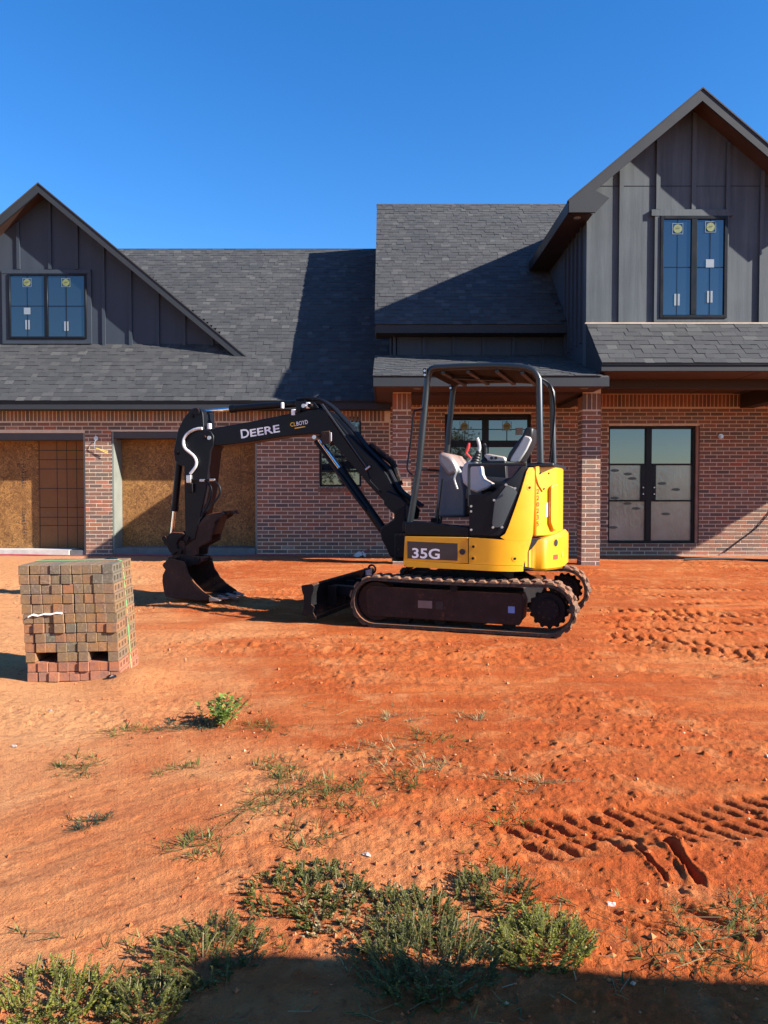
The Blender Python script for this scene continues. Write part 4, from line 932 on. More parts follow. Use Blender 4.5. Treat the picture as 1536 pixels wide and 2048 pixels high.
# decals and lettering
dec = wrap('name_decal', DEC, [(-.525,.822),(-.034,.812),(-.034,.650),(-.524,.658)], .0025, .004, bevel=0)
fit_text('lettering', '35G', WHT, dec, (-.478,.662), (-.205,.660), .098, -.7640, bold=.022)
for k, ch in enumerate('220235'):
    z = 1.298-k*.060; c, nn = on_body(.745, z, -.0085); tx, ty = plan_full(.77, 0), plan_full(.72, 0); ex = Vector((tx[0]-ty[0], tx[1]-ty[1], 0)).normalized()
    o = lettering('numeral', ch, DEC, hd, c+nn*.0015-ex*.018-Vector((0,0,.02)), ex, (0,0,1), .062, 0)
wrap('white_label', WHT, [(.86,1.19),(.905,1.20),(.903,1.06),(.85,1.06)], -.0095, .004, hd, bevel=0)
# ---- operator station
bx('floor', KD, -.56, .08, -.70, .70, .862, .900)
pp = []; s = .07
while s < 2*SMID-.07: pp.append(plan_full(s, -.07)); s += .05
mb = MB(); mb.prism(pp, .868, 1.24, ax='z'); E(mb, 'seat_pedestal', K_)
prism('seat_riser', K_, [(.30,1.23),(.64,1.23),(.66,1.50),(.58,1.52),(.36,1.34)], -.50, .50)
bx('rear_shelf', CAN, .575, .82, -.56, .56, 1.522, 1.560, bevel=.012)
seat = prism('seat', SEATM, [(.02,1.30),(.40,1.28),(.44,1.42),(.06,1.45),(.0,1.40)], -.26, .26, bevel=.04)
prism('backrest', SEATM, SH['seat_dark'], -.20, .22, seat, bevel=.02); prism('backrest_side', GRY, SH['seat_back'], -.235, -.19, seat, bevel=.012)
cl = prism('left_console', GRY, SH['console_l'], -.52, -.34, bevel=.025); bx('console_base', SEATM, -.02, .14, -.5, -.36, 1.22, 1.33)
cr = prism('right_console', GRY, SH['console_r'], .30, .42, bevel=.012)
for u in (.075, .12): rod('console_knob', SEATM, (u, .292, 1.647), (u, .31, 1.647), .016, cr, 12)
prism('console_body', SEATM, [(-.02,1.62),(.22,1.62),(.24,1.30),(.0,1.30)], .30, .42)
mb = MB(); mb.tube([(u, .1, z) for u, z in SH['lever_red']], [.010,.012,.017,.017,.012], 10); E(mb, 'red_lever', REDM, smooth=True)
mb = MB(); mb.tube([(-.10,.1,1.64),(-.16,.1,1.54),(-.20,.1,1.40)], .008, 8); E(mb, 'lever_rod', BOLT, smooth=True)
bt = MB(); p, q = Vector((.094,-.42,1.685)), Vector((.05,-.42,1.565))
bt.tube([p.lerp(q, i/10) for i in range(11)], [.020+.024*i/10+(.007 if i % 2 else 0) for i in range(11)], 14); bo = E(bt, 'joystick_boot', SEATM, smooth=True)
mb = MB(); mb.tube(spline([(u, -.42, z) for u, z in SH['lever_grey']], 4), .016, 10); E(mb, 'joystick', GRY, bo, smooth=True)
bt = MB(); bt.tube([Vector((-.02,.36,1.60)).lerp(Vector((.0,.36,1.66)), i/6) for i in range(7)], [.045-.004*i for i in range(7)], 12); bo2 = E(bt, 'joystick_boot', SEATM, smooth=True)
mb = MB(); mb.tube([(0,.36,1.66),(.0,.36,1.76),(-.02,.36,1.80)], .016, 8); E(mb, 'joystick', SEATM, bo2, smooth=True)
prism('front_tower', GRYD, SH['fpanel'], -.20, .42, bevel=.03); prism('tower_cowl', M('weathered_cowl', (.22,.22,.23), .45, var=.2, scale=6, dust=.15), SH['monitor'], -.235, .30, bevel=.03)
mb = MB(); mb.tube(spline([(-.30,-.25,1.66),(-.22,-.26,1.60),(-.17,-.26,1.50),(-.19,-.26,1.42),(-.16,-.26,1.32)], 5), .010, 8); E(mb, 'silver_bracket', BOLT, smooth=True)
for v in (-.35, -.12): bx('foot_pedal', SEATM, -.46, -.34, v-.06, v+.06, .93, .955)
for v in (-.30, -.18): rod('travel_lever', K_, (-.36, v, .90), (-.30, v, 1.42), .010)
hose('grab_rail', CAN, [(u, -.715, z) for u, z in SH['rail']], .014, k=5)
# ---- canopy
N_ = SH['can_near']; top = N_
def canopy_frame(v, nm):
    mb = MB(); P = [(u, v, z-.006) for u, z in N_]
    mb.tube([P[0], P[1], P[2]] + spline(P[3:14], 4) + [P[15]], .031, 14); return E(mb, nm, CAN, smooth=True)
canopy_frame(-.53, 'canopy_frame'); canopy_frame(.49, 'canopy_frame')
ROOF = [(u, z) for u, z in N_[5:13]]
mb = MB(); prof = [(u, z-.012) for u, z in ROOF]+[(u, z-.030) for u, z in reversed(ROOF)]; mb.prism(prof, -.50, .46); rf = E(mb, 'canopy_roof', M('canopy_underside', (.009,.007,.006), .7, var=.2, scale=4, ior=1.25))
for u in (-.25, .0, .28, .52):
    z = np.interp(u, [p[0] for p in ROOF], [p[1] for p in ROOF]); bx('roof_rib', CAN, u-.02, u+.02, -.50, .46, z-.062, z-.031, rf, bevel=.004)
mb = MB(); mb.obox((-.02, -.02, 2.44), (.22, .16, 0), (-.012, .017, 0), (0, 0, .012)); E(mb, 'roof_brace', CAN, rf)
for v in (-.53, .49): bx('post_foot', K_, -.625, -.52, v-.07, v+.05, .90, 1.0)
for v in (-.53, .49):
    bx('lamp_bracket', K_, -.425, -.39, v-.05, v+.05, 2.40, 2.485, bevel=.004); rod('bracket_bolt', BOLT, (-.408, v-.056, 2.46), (-.408, v-.03, 2.46), .012, n=8); rod('bracket_bolt', BOLT, (-.408, v-.056, 2.42), (-.408, v-.03, 2.42), .012, n=8)
hose('entry_handle', K_, [(u, -.56, z) for u, z in SH['handle']], .010, k=5)
rod('front_cross_bar', K_, (-.49, -.53, 1.515), (-.49, .49, 1.515), .015)
hose('canopy_cable', K_, [(.60,.0,2.43),(.70,.1,2.36),(.72,.3,2.20),(.70,.42,1.95),(.66,.46,1.60)], .010)
# ---- swing post, boom, arm, bucket
prism('swing_post', KD, SH['boom_foot'], -.15, .15, bevel=.02)
rod('swing_pin', KD, (-.84, 0, .56), (-.84, 0, 1.0), .09); bx('swing_bracket', KD, -.84, -.50, -.22, .22, .60, .86, bevel=.02)
boom = prism('boom', K_, SH['boom'], -.105, .105, bevel=.012, seg=3)
prism('boom_root_fork', K_, [(-.95,1.30),(-.80,1.24),(-.66,1.10),(-.68,1.0),(-.80,1.0),(-.98,1.16)], -.14, -.11, boom); prism('boom_root_fork', K_, [(-.95,1.30),(-.80,1.24),(-.66,1.10),(-.68,1.0),(-.80,1.0),(-.98,1.16)], .11, .14, boom)
prism('cylinder_bracket', RUST, SH['boom_bracket'], -.135, -.10, boom, bevel=.004); prism('cylinder_bracket', RUST, SH['boom_bracket'], .10, .135, boom, bevel=.004)
fit_text('lettering', 'D', WHT, boom, (-2.675,1.885), (-2.572,1.898), .099, -.1075, bold=.02); fit_text('lettering', 'EERE', WHT, boom, (-2.560,1.900), (-2.195,1.946), .084, -.1075, bold=.02)
fit_text('lettering', 'CL', ORG, boom, (-2.067,1.999), (-1.999,2.008), .045, -.1075, bold=.01); fit_text('lettering', 'BOYD', WHT, boom, (-1.993,2.009), (-1.856,2.027), .045, -.1075, bold=.01)
mb = MB(); mb.obox((-1.955,-.1068,1.990), (.062, 0, .008), (0, .0008, 0), (-.001, 0, .005)); E(mb, 'dealer_underline', ORG, boom)
cyl = rod('boom_cylinder', K_, (-1.495, -.02, 1.507), (-.985, -.02, .83), .050); rod('cylinder_rod', CHR, (-1.76, -.02, 1.855), (-1.48, -.02, 1.49), .026, cyl); rod('gland', K_, (-1.52, -.02, 1.54), (-1.47, -.02, 1.473), .058, cyl)
mb = MB(); mb.tube([(-1.78,-.085,1.84), (-1.30,-.085,1.22), (-1.20,-.085,1.10)], .022, 8); E(mb, 'cylinder_guard', K_, boom, smooth=True)
ac = rod('arm_cylinder', K_, (-2.853,0,2.232), (-1.93,0,2.268), .040); rod('cylinder_rod', CHR, (-3.24,0,2.215), (-2.84,0,2.233), .022, ac); rod('gland', K_, (-2.87,0,2.231), (-2.80,0,2.234), .047, ac)
for s in (-1, 1): prism('cylinder_lug', K_, SH['acyl_base'], s*.075-.012, s*.075+.012, boom, bevel=.005)
arm = prism('arm', K_, SH['arm'], -.125, .125, bevel=.010, seg=3)
pf = [( -3.34,2.20),(-3.28,2.25),(-3.21,2.25),(-3.155,2.20),(-3.145,2.03),(-3.25,1.99),(-3.40,2.05)]
for i, (u, z) in enumerate(SH['pins']):
    rod('pivot_pin', BOLT if i in (2, 5, 6) else KD, (u, -.142, z), (u, .142, z), .022 if i not in (0,) else .04, arm if u < -2.9 else boom, 14)
bc = rod('bucket_cylinder', K_, (-3.55, 0, 1.70), (-3.628, 0, 1.07), .040); rod('cylinder_rod', CHR, (-3.627, 0, 1.09), (-3.672, 0, .76), .021, bc); rod('gland', K_, (-3.622, 0, 1.12), (-3.630, 0, 1.06), .046, bc)
hose('silver_hose', SLV, [(u, -.15, z) for u, z in SH['hose_silver']], .017, arm)
for k, (u, z) in enumerate(SH['hose_silver'][1::3]): pass
hose('bucket_hose', K_, [(u, -.14, z) for u, z in SH['hose_loop'][1:]], .013, arm); hose('bucket_hose', K_, [(u, -.12, z) for u, z in SH['hose_loop2']], .014, arm)
rod('hose_fitting', BOLT, (-3.19,-.14,1.416), (-3.13,-.14,1.416), .017, arm, 10); rod('hose_fitting', BOLT, (-3.06,-.14,1.421), (-3.0,-.14,1.421), .017, arm, 10)
bx('valve_block', BOLT, -3.36, -3.30, -.165, -.125, 1.39, 1.48, arm, bevel=.006); bx('valve_block', KD, -3.36, -3.28, -.16, -.126, 1.28, 1.385, arm, bevel=.006)
for k in range(3):
    o_ = .05*(k-1); hose('boom_hose', K_, [(-2.02,o_,2.30-.02*k),(-1.90,o_,2.31),(-1.75,o_,2.29),(-1.62,o_,2.215),(-1.50,o_,2.10),(-1.36,o_,1.95),(-1.22,o_,1.78),(-1.07,o_,1.63),(-.97,o_,1.54),(-.90,o_,1.42),(-.83,o_,1.30),(-.72,o_,1.22),(-.60,o_,1.14)], .017, boom)
hose('boom_hose', KD, [(-1.20,.06,1.80),(-1.05,.06,1.68),(-.95,.06,1.60),(-.90,.06,1.48),(-.86,.06,1.36)], .035, boom)
mb = MB(); mb.tube([(-1.69,-.108,2.232), (-1.165,-.108,1.535)], .011, 8); E(mb, 'steel_line', BOLT if False else CAN, boom, smooth=True)
mb = MB(); mb.tube([(-1.62,-.108,2.10), (-1.18,-.108,1.515), (-1.14,-.108,1.40), (-1.02,-.108,1.28)], .010, 8); E(mb, 'steel_line', K_, boom, smooth=True)
rod('line_clip', BOLT, (-1.185,-.125,1.525), (-1.135,-.125,1.56), .012, boom, 8)
bx('work_light', GRY, -1.60, -1.575, -.12, -.05, 1.83, 1.93, boom)
for u, z, w in ((-2.035,2.155,.022), (-1.86,2.225,.02), (-3.09,2.03,.018), (-2.17,2.235,.012)): bx('clamp_block', WHT, u-w, u+w, -.112, -.075, z-.03, z+.035, boom, bevel=.005)
# linkage, coupler, thumb
for s in (-1, 1):
    prism('bucket_link', KD, SH['link_h'], s*.125-.018, s*.125+.018, bevel=.008)
    prism('coupler_plate', RUST, SH['link_p'], s*.10-.015, s*.10+.015, bevel=.008)
rod('link_pin', KD, (-3.672,-.15,.745), (-3.672,.15,.745), .03); rod('link_pin', KD, (-3.375,-.15,.75), (-3.375,.15,.75), .03); rod('coupler_pin', KD, (-3.47,-.15,.60), (-3.47,.15,.60), .03)
th = prism('thumb', RUST, SH['thumb'], -.115, -.085, bevel=.008); prism('thumb_plate', RUST, SH['thumb'], .085, .115, th, bevel=.008)
prism('thumb_tooth', RUST, SH['thumb_tip'], -.06, -.03, th, bevel=.005); prism('thumb_tooth', RUST, SH['thumb_tip'], .03, .06, th, bevel=.005)
prism('thumb_cross_plate', RUST, [(-3.10,.99),(-2.95,1.03),(-3.06,.80),(-3.14,.78)], -.085, .085, th, bevel=.005)
S_ = SH['bucket_side']; bw = .29
bk = prism('bucket', RUST, S_, -bw, -bw+.018, bevel=.004); prism('bucket_side_plate', RUST, S_, bw-.018, bw, bk, bevel=.004)
shell = [(-3.50,.535),(-3.60,.47),(-3.603,.434),(-3.572,.399),(-3.609,.336),(-3.613,.264),(-3.600,.19),(-3.575,.115),(-3.53,.080),(-3.44,.071),(-3.215,.064),(-3.053,.067),(-2.95,.082)]
mb = MB(); inn = []
for i, p in enumerate(shell):
    a, b = shell[max(i-1, 0)], shell[min(i+1, len(shell)-1)]; d = Vector((b[0]-a[0], b[1]-a[1])).normalized(); inn.append((p[0]-d.y*.014*1, p[1]+d.x*.014))
mb.prism(shell+inn[::-1], -bw+.019, bw-.019); E(mb, 'bucket_shell', RUST, bk)
for s in (-1, 1): prism('bucket_ear', RUST, SH['bucket_ear'], s*.10-.014, s*.10+.014, bk, bevel=.006)
rod('bucket_pin', KD, (-3.60,-.14,.50), (-3.60,.14,.50), .032, bk); rod('bucket_pin', KD, (-3.25,-.14,.51), (-3.25,.14,.51), .032, bk)
for v in (-.265, -.09, .09, .265):
    mb = MB(); mb.add([(-2.99,v-.03,.060),(-2.99,v+.03,.060),(-2.99,v+.03,.112),(-2.99,v-.03,.112),(-2.86,v-.022,.072),(-2.86,v+.022,.072),(-2.86,v+.022,.082),(-2.86,v-.022,.082)], [(0,1,2,3),(4,7,6,5),(0,4,5,1),(1,5,6,2),(2,6,7,3),(3,7,4,0)])
    E(mb, 'bucket_tooth', M('worn_tooth', (.30,.26,.23), .4, .6, var=.2) if v < -.2 else bpy.data.materials['worn_tooth'], bk, bevel=.004)
prism('side_cutter', RUST, [(-3.30,.44),(-3.262,.37),(-3.172,.268),(-3.066,.18),(-2.972,.126),(-3.03,.10),(-3.12,.16),(-3.22,.26),(-3.30,.37)], -bw-.012, -bw, bk, bevel=.004)

# ============================================================ BRICK PALLET
RP = random.Random(21)
PM = brick_mat('stacked_brick', [(0, (.18,.100,.036)), (.2, (.24,.115,.038)), (.38, (.15,.098,.044)), (.55, (.27,.115,.036)), (.72, (.17,.108,.052)), (.86, (.23,.102,.036)), (1, (.29,.105,.034))], .2)
PMUD = brick_mat('mud_splashed_brick', [(0, (.30,.10,.045)), (.5, (.36,.115,.045)), (1, (.26,.10,.05))], .1)
PTOP = brick_mat('weathered_brick', [(0, (.125,.095,.052)), (.4, (.18,.112,.050)), (.7, (.10,.088,.058)), (1, (.21,.11,.046))], .3)
PAL = empty('brick_pallet', (-2.10, 5.26, 0), rad(4)); PAL.scale = (.935, 1, 1)
tag(PAL, 'strapped cube of new brown bricks standing on the bare earth', 'brick stack')
def holed(mat):
    """brick on edge, length along y; three core holes in its +x face"""
    L, H_, W = .242, .064, .072; mb = MB(); x = W/2; d = .04
    ys = [-L/2]; 
    for c in (-.075, 0, .075): ys += [c-.021, c+.021]
    ys.append(L/2); zs = [-H_/2, -.017, .017, H_/2]
    mb.add([(-x,-L/2,-H_/2),(x,-L/2,-H_/2),(x,L/2,-H_/2),(-x,L/2,-H_/2),(-x,-L/2,H_/2),(x,-L/2,H_/2),(x,L/2,H_/2),(-x,L/2,H_/2)], [(0,3,2,1),(4,5,6,7),(0,1,5,4),(2,3,7,6),(3,0,4,7)])
    for i in range(7):
        for j in range(3):
            a, b, c, e = ys[i], ys[i+1], zs[j], zs[j+1]
            if i % 2 == 1 and j == 1:
                q = [(x,a,c),(x,b,c),(x,b,e),(x,a,e)]; r = [(x-d,p[1],p[2]) for p in q]; mb.add(q+r, [(4,5,6,7),(0,1,5,4),(1,2,6,5),(2,3,7,6),(3,0,4,7)])
            else: mb.add([(x,a,c),(x,b,c),(x,b,e),(x,a,e)], [(0,1,2,3)])
    o = mb.build('brick', mat); bm = bmesh.new(); bm.from_mesh(o.data); bmesh.ops.remove_doubles(bm, verts=bm.verts, dist=1e-5); bmesh.ops.recalc_face_normals(bm, faces=bm.faces); bm.to_mesh(o.data); bm.free()
    me = o.data; bpy.data.objects.remove(o); return me
def plain(mat):
    mb = MB(); mb.box(-.036, .036, -.121, .121, -.032, .032); o = mb.build('brick', mat); me = o.data
    bm = bmesh.new(); bm.from_mesh(me); bmesh.ops.bevel(bm, geom=bm.edges[:], offset=.003, segments=1, affect='EDGES'); bm.to_mesh(me); bm.free(); bpy.data.objects.remove(o); return me
PLAIN = [plain(m) for m in (PM, PMUD, PTOP)]; HOLED = [holed(m) for m in (PM, PMUD, PTOP)]
cxj = [RP.uniform(-.004, .004) for _ in range(9)]
for r in range(12):
    for c in range(9):
        if r == 2 and c in (1, 2, 6, 7): continue
        for dp in (0, 1):
            ty = 1 if r < 2 else (2 if (r > 8 and RP.random() < .6) or RP.random() < .12 else 0)
            me = (HOLED if c == 8 else PLAIN)[ty]
            o = bpy.data.objects.new('brick', me); COL.objects.link(o); o.parent = PAL
            push = -.012 if RP.random() < .07 else 0
            o.location = (-.315+c*.0735+cxj[c]-.062*(r*.0675)/.8+RP.uniform(-.002,.002)+(.006 if r > 4 and c > 3 else 0), .135+dp*.249+RP.uniform(-.006,.006)+(push if dp == 0 else 0), .034+r*.0668+RP.uniform(-.0008,.0008)+.004*(c/9.))
            o.rotation_euler = (RP.uniform(-.004,.004), RP.uniform(-.012,.012), RP.uniform(-.015,.015))
GRN = M('green_strap', (.16,.42,.16), .45, var=.1)
mb = MB()
for y in (.30,):
    w = .008; e = .338; path = [(-.345-.062, .78), (-.395, .806), (.215, .812), (.252, .800), (.285, .4), (.310, .01)]
    for a, b in zip(path[:-1], path[1:]):
        A, B = Vector((a[0], y, a[1])), Vector((b[0], y+.01, b[1])); d = (B-A)/2; nn = Vector((-d.z, 0, d.x)).normalized()
        mb.obox((A+B)/2, d*1.004, (0, w, 0), nn*.0012)
mb.build('green_strap', GRN, PAL)
mb = MB(); P = [(-.34,.455),(-.31,.470),(-.27,.463),(-.23,.474),(-.18,.472),(-.14,.482),(-.10,.478)]
mb.prism(P+[(x, z-.009) for x, z in reversed(P)], -.004, .02); mb.build('torn_white_liner', M('torn_liner', (.78,.74,.68), .8), PAL)
def scrap(name, x, y, z, sx, sy, h, mat, seed, parent=None):
    R = random.Random(seed); n = 11; vs = []; fs = []
    for i in range(n):
        a = 2*math.pi*i/n; k = R.uniform(.65, 1.15); vs.append((x+sx*k*math.cos(a), y+sy*k*math.sin(a), z+R.uniform(0, h)*.5))
    vs += [(v[0]*.5+x*.5+R.uniform(-.01,.01), v[1]*.5+y*.5, z+R.uniform(.4, 1)*h) for v in vs]
    fs = [(i, (i+1) % n, n+(i+1) % n, n+i) for i in range(n)]+[tuple(range(n, 2*n)), tuple(range(n-1, -1, -1))]
    mb = MB(); mb.add(vs, fs); return mb.build(name, mat, parent)
scrap('plastic_scrap', .14, .42, .800, .06, .03, .02, SEATM, 3, PAL)
o = scrap('plastic_scrap', -1.85, 5.235, gz(-1.85, 5.235)-.002, .05, .03, .025, SEATM, 4); tag(o, 'small black plastic scrap lying at the foot of the brick cube', 'scrap')
o = scrap('crumpled_bag', -.47, 15.05, gz(-.47, 15.05)-.01, .16, .10, .13, M('pale_bag', (.55,.52,.50), .7), 8); tag(o, 'small crumpled pale bag against the wall under the narrow window', 'bag')
for k, (x, y) in enumerate(((-.06, 2.72), (-1.9, 3.95), (-2.0, 4.62), (.72, 2.42))):
    o = scrap('white_stone', x, y, gz(x, y)-.003, .016, .010, .014, MAT_CONC, 30+k)
    tag(o, ('pale stone chip beside the tufts in mid foreground', 'pale stone chip at the left edge, near the small sprigs', 'pale stone chip in front of the brick cube', 'pale stone chip right of the big foreground weeds')[k], 'stone', 'pale stone chips on the earth')
# hose along the garage, cable by the porch
mb = MB(); pts = [(x, 15.22+.05*math.sin(x*1.7)+.04*math.sin(x*.6), .012+.012*math.sin(x*2.3)+max(0, gz(x, 15.2))) for x in np.arange(-10.5, -.2, .45)]+[(-.35, 15.25, .10), (-.30, 15.32, .13)]
mb.tube(spline(pts, 3), .016, 7); o = mb.build('red_hose', M('dull_red_hose', (.30,.045,.05), .6), None, smooth=True); tag(o, 'thin dull red hose lying along the foot of the garage wall', 'hose')
mb = MB(); pts = [(x, 14.35+.10*math.sin(x*1.3), .02+gz(x, 14.35)) for x in np.arange(5.6, 10.5, .4)]; mb.tube(spline(pts, 3), .022, 7); o = mb.build('cable_with_shadow', SEATM, None, smooth=True); tag(o, 'cable and its shadow as one black line over the gravel before the porch wall', 'cable')  # cable and its shadow line drawn together as one black tube
mb = MB(); mb.tube(spline([(6.75, WY-.03, .05), (7.05, WY-.025, .28), (7.4, WY-.02, .55), (7.75, WY-.02, .95), (8.1, WY-.02, 1.2)], 5), .010, 6); o = mb.build('thin_cable', SEATM, None, smooth=True); tag(o, 'thin dark cable slanting up the brick wall right of the glass door', 'cable')

# ============================================================ WEEDS
def leaf_mat(name, a, b, c):
    m, nt, bs = mnew(name); f = nd(nt, 'ShaderNodeAttribute', attribute_name='rnd').outputs['Fac']
    nt.links.new(ramp(nt, f, [(0, a), (.55, b), (1, c)]).outputs[0], bs.inputs['Base Color']); bs.inputs['Roughness'].default_value = .55
    tr = nd(nt, 'ShaderNodeBsdfTranslucent'); nt.links.new(ramp(nt, f, [(0, a), (1, c)]).outputs[0], tr.inputs[0])
    ms = nd(nt, 'ShaderNodeMixShader', {0: .3}); nt.links.new(bs.outputs[0], ms.inputs[1]); nt.links.new(tr.outputs[0], ms.inputs[2]); nt.links.new(ms.outputs[0], nt.nodes['Material Output'].inputs[0]); return m
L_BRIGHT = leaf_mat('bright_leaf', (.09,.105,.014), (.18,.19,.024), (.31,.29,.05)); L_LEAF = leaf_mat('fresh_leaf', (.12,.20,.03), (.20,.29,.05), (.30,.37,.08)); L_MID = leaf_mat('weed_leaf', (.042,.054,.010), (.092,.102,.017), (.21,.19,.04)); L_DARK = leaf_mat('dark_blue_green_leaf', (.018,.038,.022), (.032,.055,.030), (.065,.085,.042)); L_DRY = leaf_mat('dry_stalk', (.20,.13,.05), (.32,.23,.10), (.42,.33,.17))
def blade(mb, p, d, L, w, R, droop=.5, val=None):
    d = Vector(d).normalized(); side = d.cross(Vector((0,0,1))); side = side.normalized() if side.length > .05 else Vector((1,0,0)); val = R.random() if val is None else val
    q = p+d*L*.5+Vector((0,0,-droop*L*.06)); e = p+d*L+Vector((0,0,-droop*L*.3))
    mb.add([p-side*w*.5, p+side*w*.5, q+side*w*.5, q-side*w*.5, e], [(0,1,2,3),(3,2,4)], val)
def leaflet(mb, p, d, L, w, R, val=None):
    d = Vector(d).normalized(); side = d.cross(Vector((R.uniform(-.5,.5), R.uniform(-.5,.5), 1))).normalized(); val = R.random() if val is None else val
    m_ = p+d*L*.45; mb.add([p, m_+side*w*.5, p+d*L, m_-side*w*.5], [(0,1,2,3)], val)
def grass_tuft(fol, x, y, z, r, h, n, R):
    for i in range(n):
        a = R.uniform(0, 6.283); k = r*math.sqrt(R.random())*.8; p = Vector((x+k*math.cos(a), y+k*math.sin(a), z))
        a2 = a+R.gauss(0, .8); el = R.uniform(.15, 1.2); blade(fol, p, (math.cos(a2)*math.cos(el), math.sin(a2)*math.cos(el), math.sin(el)), R.uniform(.5, 1.1)*h*1.3, R.uniform(.0025, .005), R, R.uniform(.2, 1.2))
def runner(fol, stm, x, y, z, L, R):
    a = R.uniform(0, 6.283); p = Vector((x, y, z+.006)); n = int(L/.02)
    for i in range(n):
        a += R.gauss(0, .18); q = p+Vector((math.cos(a)*.02, math.sin(a)*.02, R.uniform(-.002, .003))); stm.tube([p, q], .0014, 3, False, R.random()); p = q
        for s in (-1, 1):
            if R.random() < .75: blade(fol, p, (math.cos(a+s*.7), math.sin(a+s*.7), R.uniform(.1, .8)), R.uniform(.02, .05), R.uniform(.0025, .004), R)
def feathery(fol, stm, x, y, z, r, h, n, R):
    for i in range(int(n*2.4)):
        a = R.uniform(0, 6.283); k = r*math.sqrt(R.random()); p = Vector((x+k*math.cos(a), y+k*math.sin(a), z)); el = R.uniform(.35, 1.4); a2 = a+R.gauss(0, .9); H_ = h*R.uniform(.38, .92)*(1-.35*(k/r)**2)
        d = Vector((math.cos(a2)*math.cos(el), math.sin(a2)*math.cos(el), math.sin(el))); q = p+d*H_; stm.tube([p, p+d*H_*.5+Vector((0,0,.1*H_)), q], .0012, 3, False, R.random()); base = R.random()
        m_ = R.randint(13, 20)
        for j in range(m_):
            t = .25+.75*j/m_; c = p.lerp(q, t)
            for s in (-1, 1):
                da = a2+s*R.uniform(.7, 1.6); leaflet(fol, c, (math.cos(da), math.sin(da), R.uniform(-.1, .9)), R.uniform(.007, .016)*(1.15-.5*t), R.uniform(.0035, .0065), R, min(1, max(0, base*.5+.25*t+R.random()*.35)))
def broad(fol, stm, x, y, z, r, h, R):
    for i in range(26):
        a = R.uniform(0, 6.283); el = R.uniform(.6, 1.5); H_ = h*R.uniform(.5, 1.0); p = Vector((x+R.gauss(0, r*.25), y+R.gauss(0, r*.25), z)); d = Vector((math.cos(a)*math.cos(el), math.sin(a)*math.cos(el), math.sin(el))); q = p+d*H_; stm.tube([p, q], .002, 4, False, R.random())
        for j in range(9):
            c = p.lerp(q, .3+.7*j/8); da = R.uniform(0, 6.283)
            for s in (-.5, 0, .5): leaflet(fol, c, (math.cos(da+s), math.sin(da+s), R.uniform(0, .8)), R.uniform(.022, .045), R.uniform(.010, .018), R)
def plant(name, label, cat, fn, mat, smat, x, y, group='weeds and grass clumps on the bare earth'):
    root = empty(name, (x, y, gz(x, y)-.004)); tag(root, label, cat, group); fol, stm = MB(), MB(); fn(fol, stm)
    fol.build('foliage', mat, root, attr=True)['kind'] = 'stuff'
    if stm.v: stm.build('stems', smat, root, attr=True)['kind'] = 'stuff'
    return root
R5 = random.Random(77)
L_STEM = leaf_mat('weed_stem', (.08,.09,.03), (.14,.12,.04), (.25,.16,.07))
plant('leafy_weed', 'bright yellow-green leafy weed standing alone in front of the brick cube', 'weed', lambda f, s: broad(f, s, 0, 0, 0, .13, .20, R5), L_LEAF, L_STEM, -.92, 4.33)
def sprawl(rad_, nt_, nr_, h=.05):
    def fn(f, s):
        for i in range(nt_):
            a = R5.uniform(0, 6.283); k = rad_*math.sqrt(R5.random()); grass_tuft(f, k*math.cos(a), k*math.sin(a), .002, .03, h*R5.uniform(.7, 1.3), R5.randint(8, 16), R5)
        for i in range(nr_):
            a = R5.uniform(0, 6.283); k = rad_*.6*math.sqrt(R5.random()); runner(f, s, k*math.cos(a), k*math.sin(a), 0, R5.uniform(.6, 1.4)*rad_, R5)
    return fn
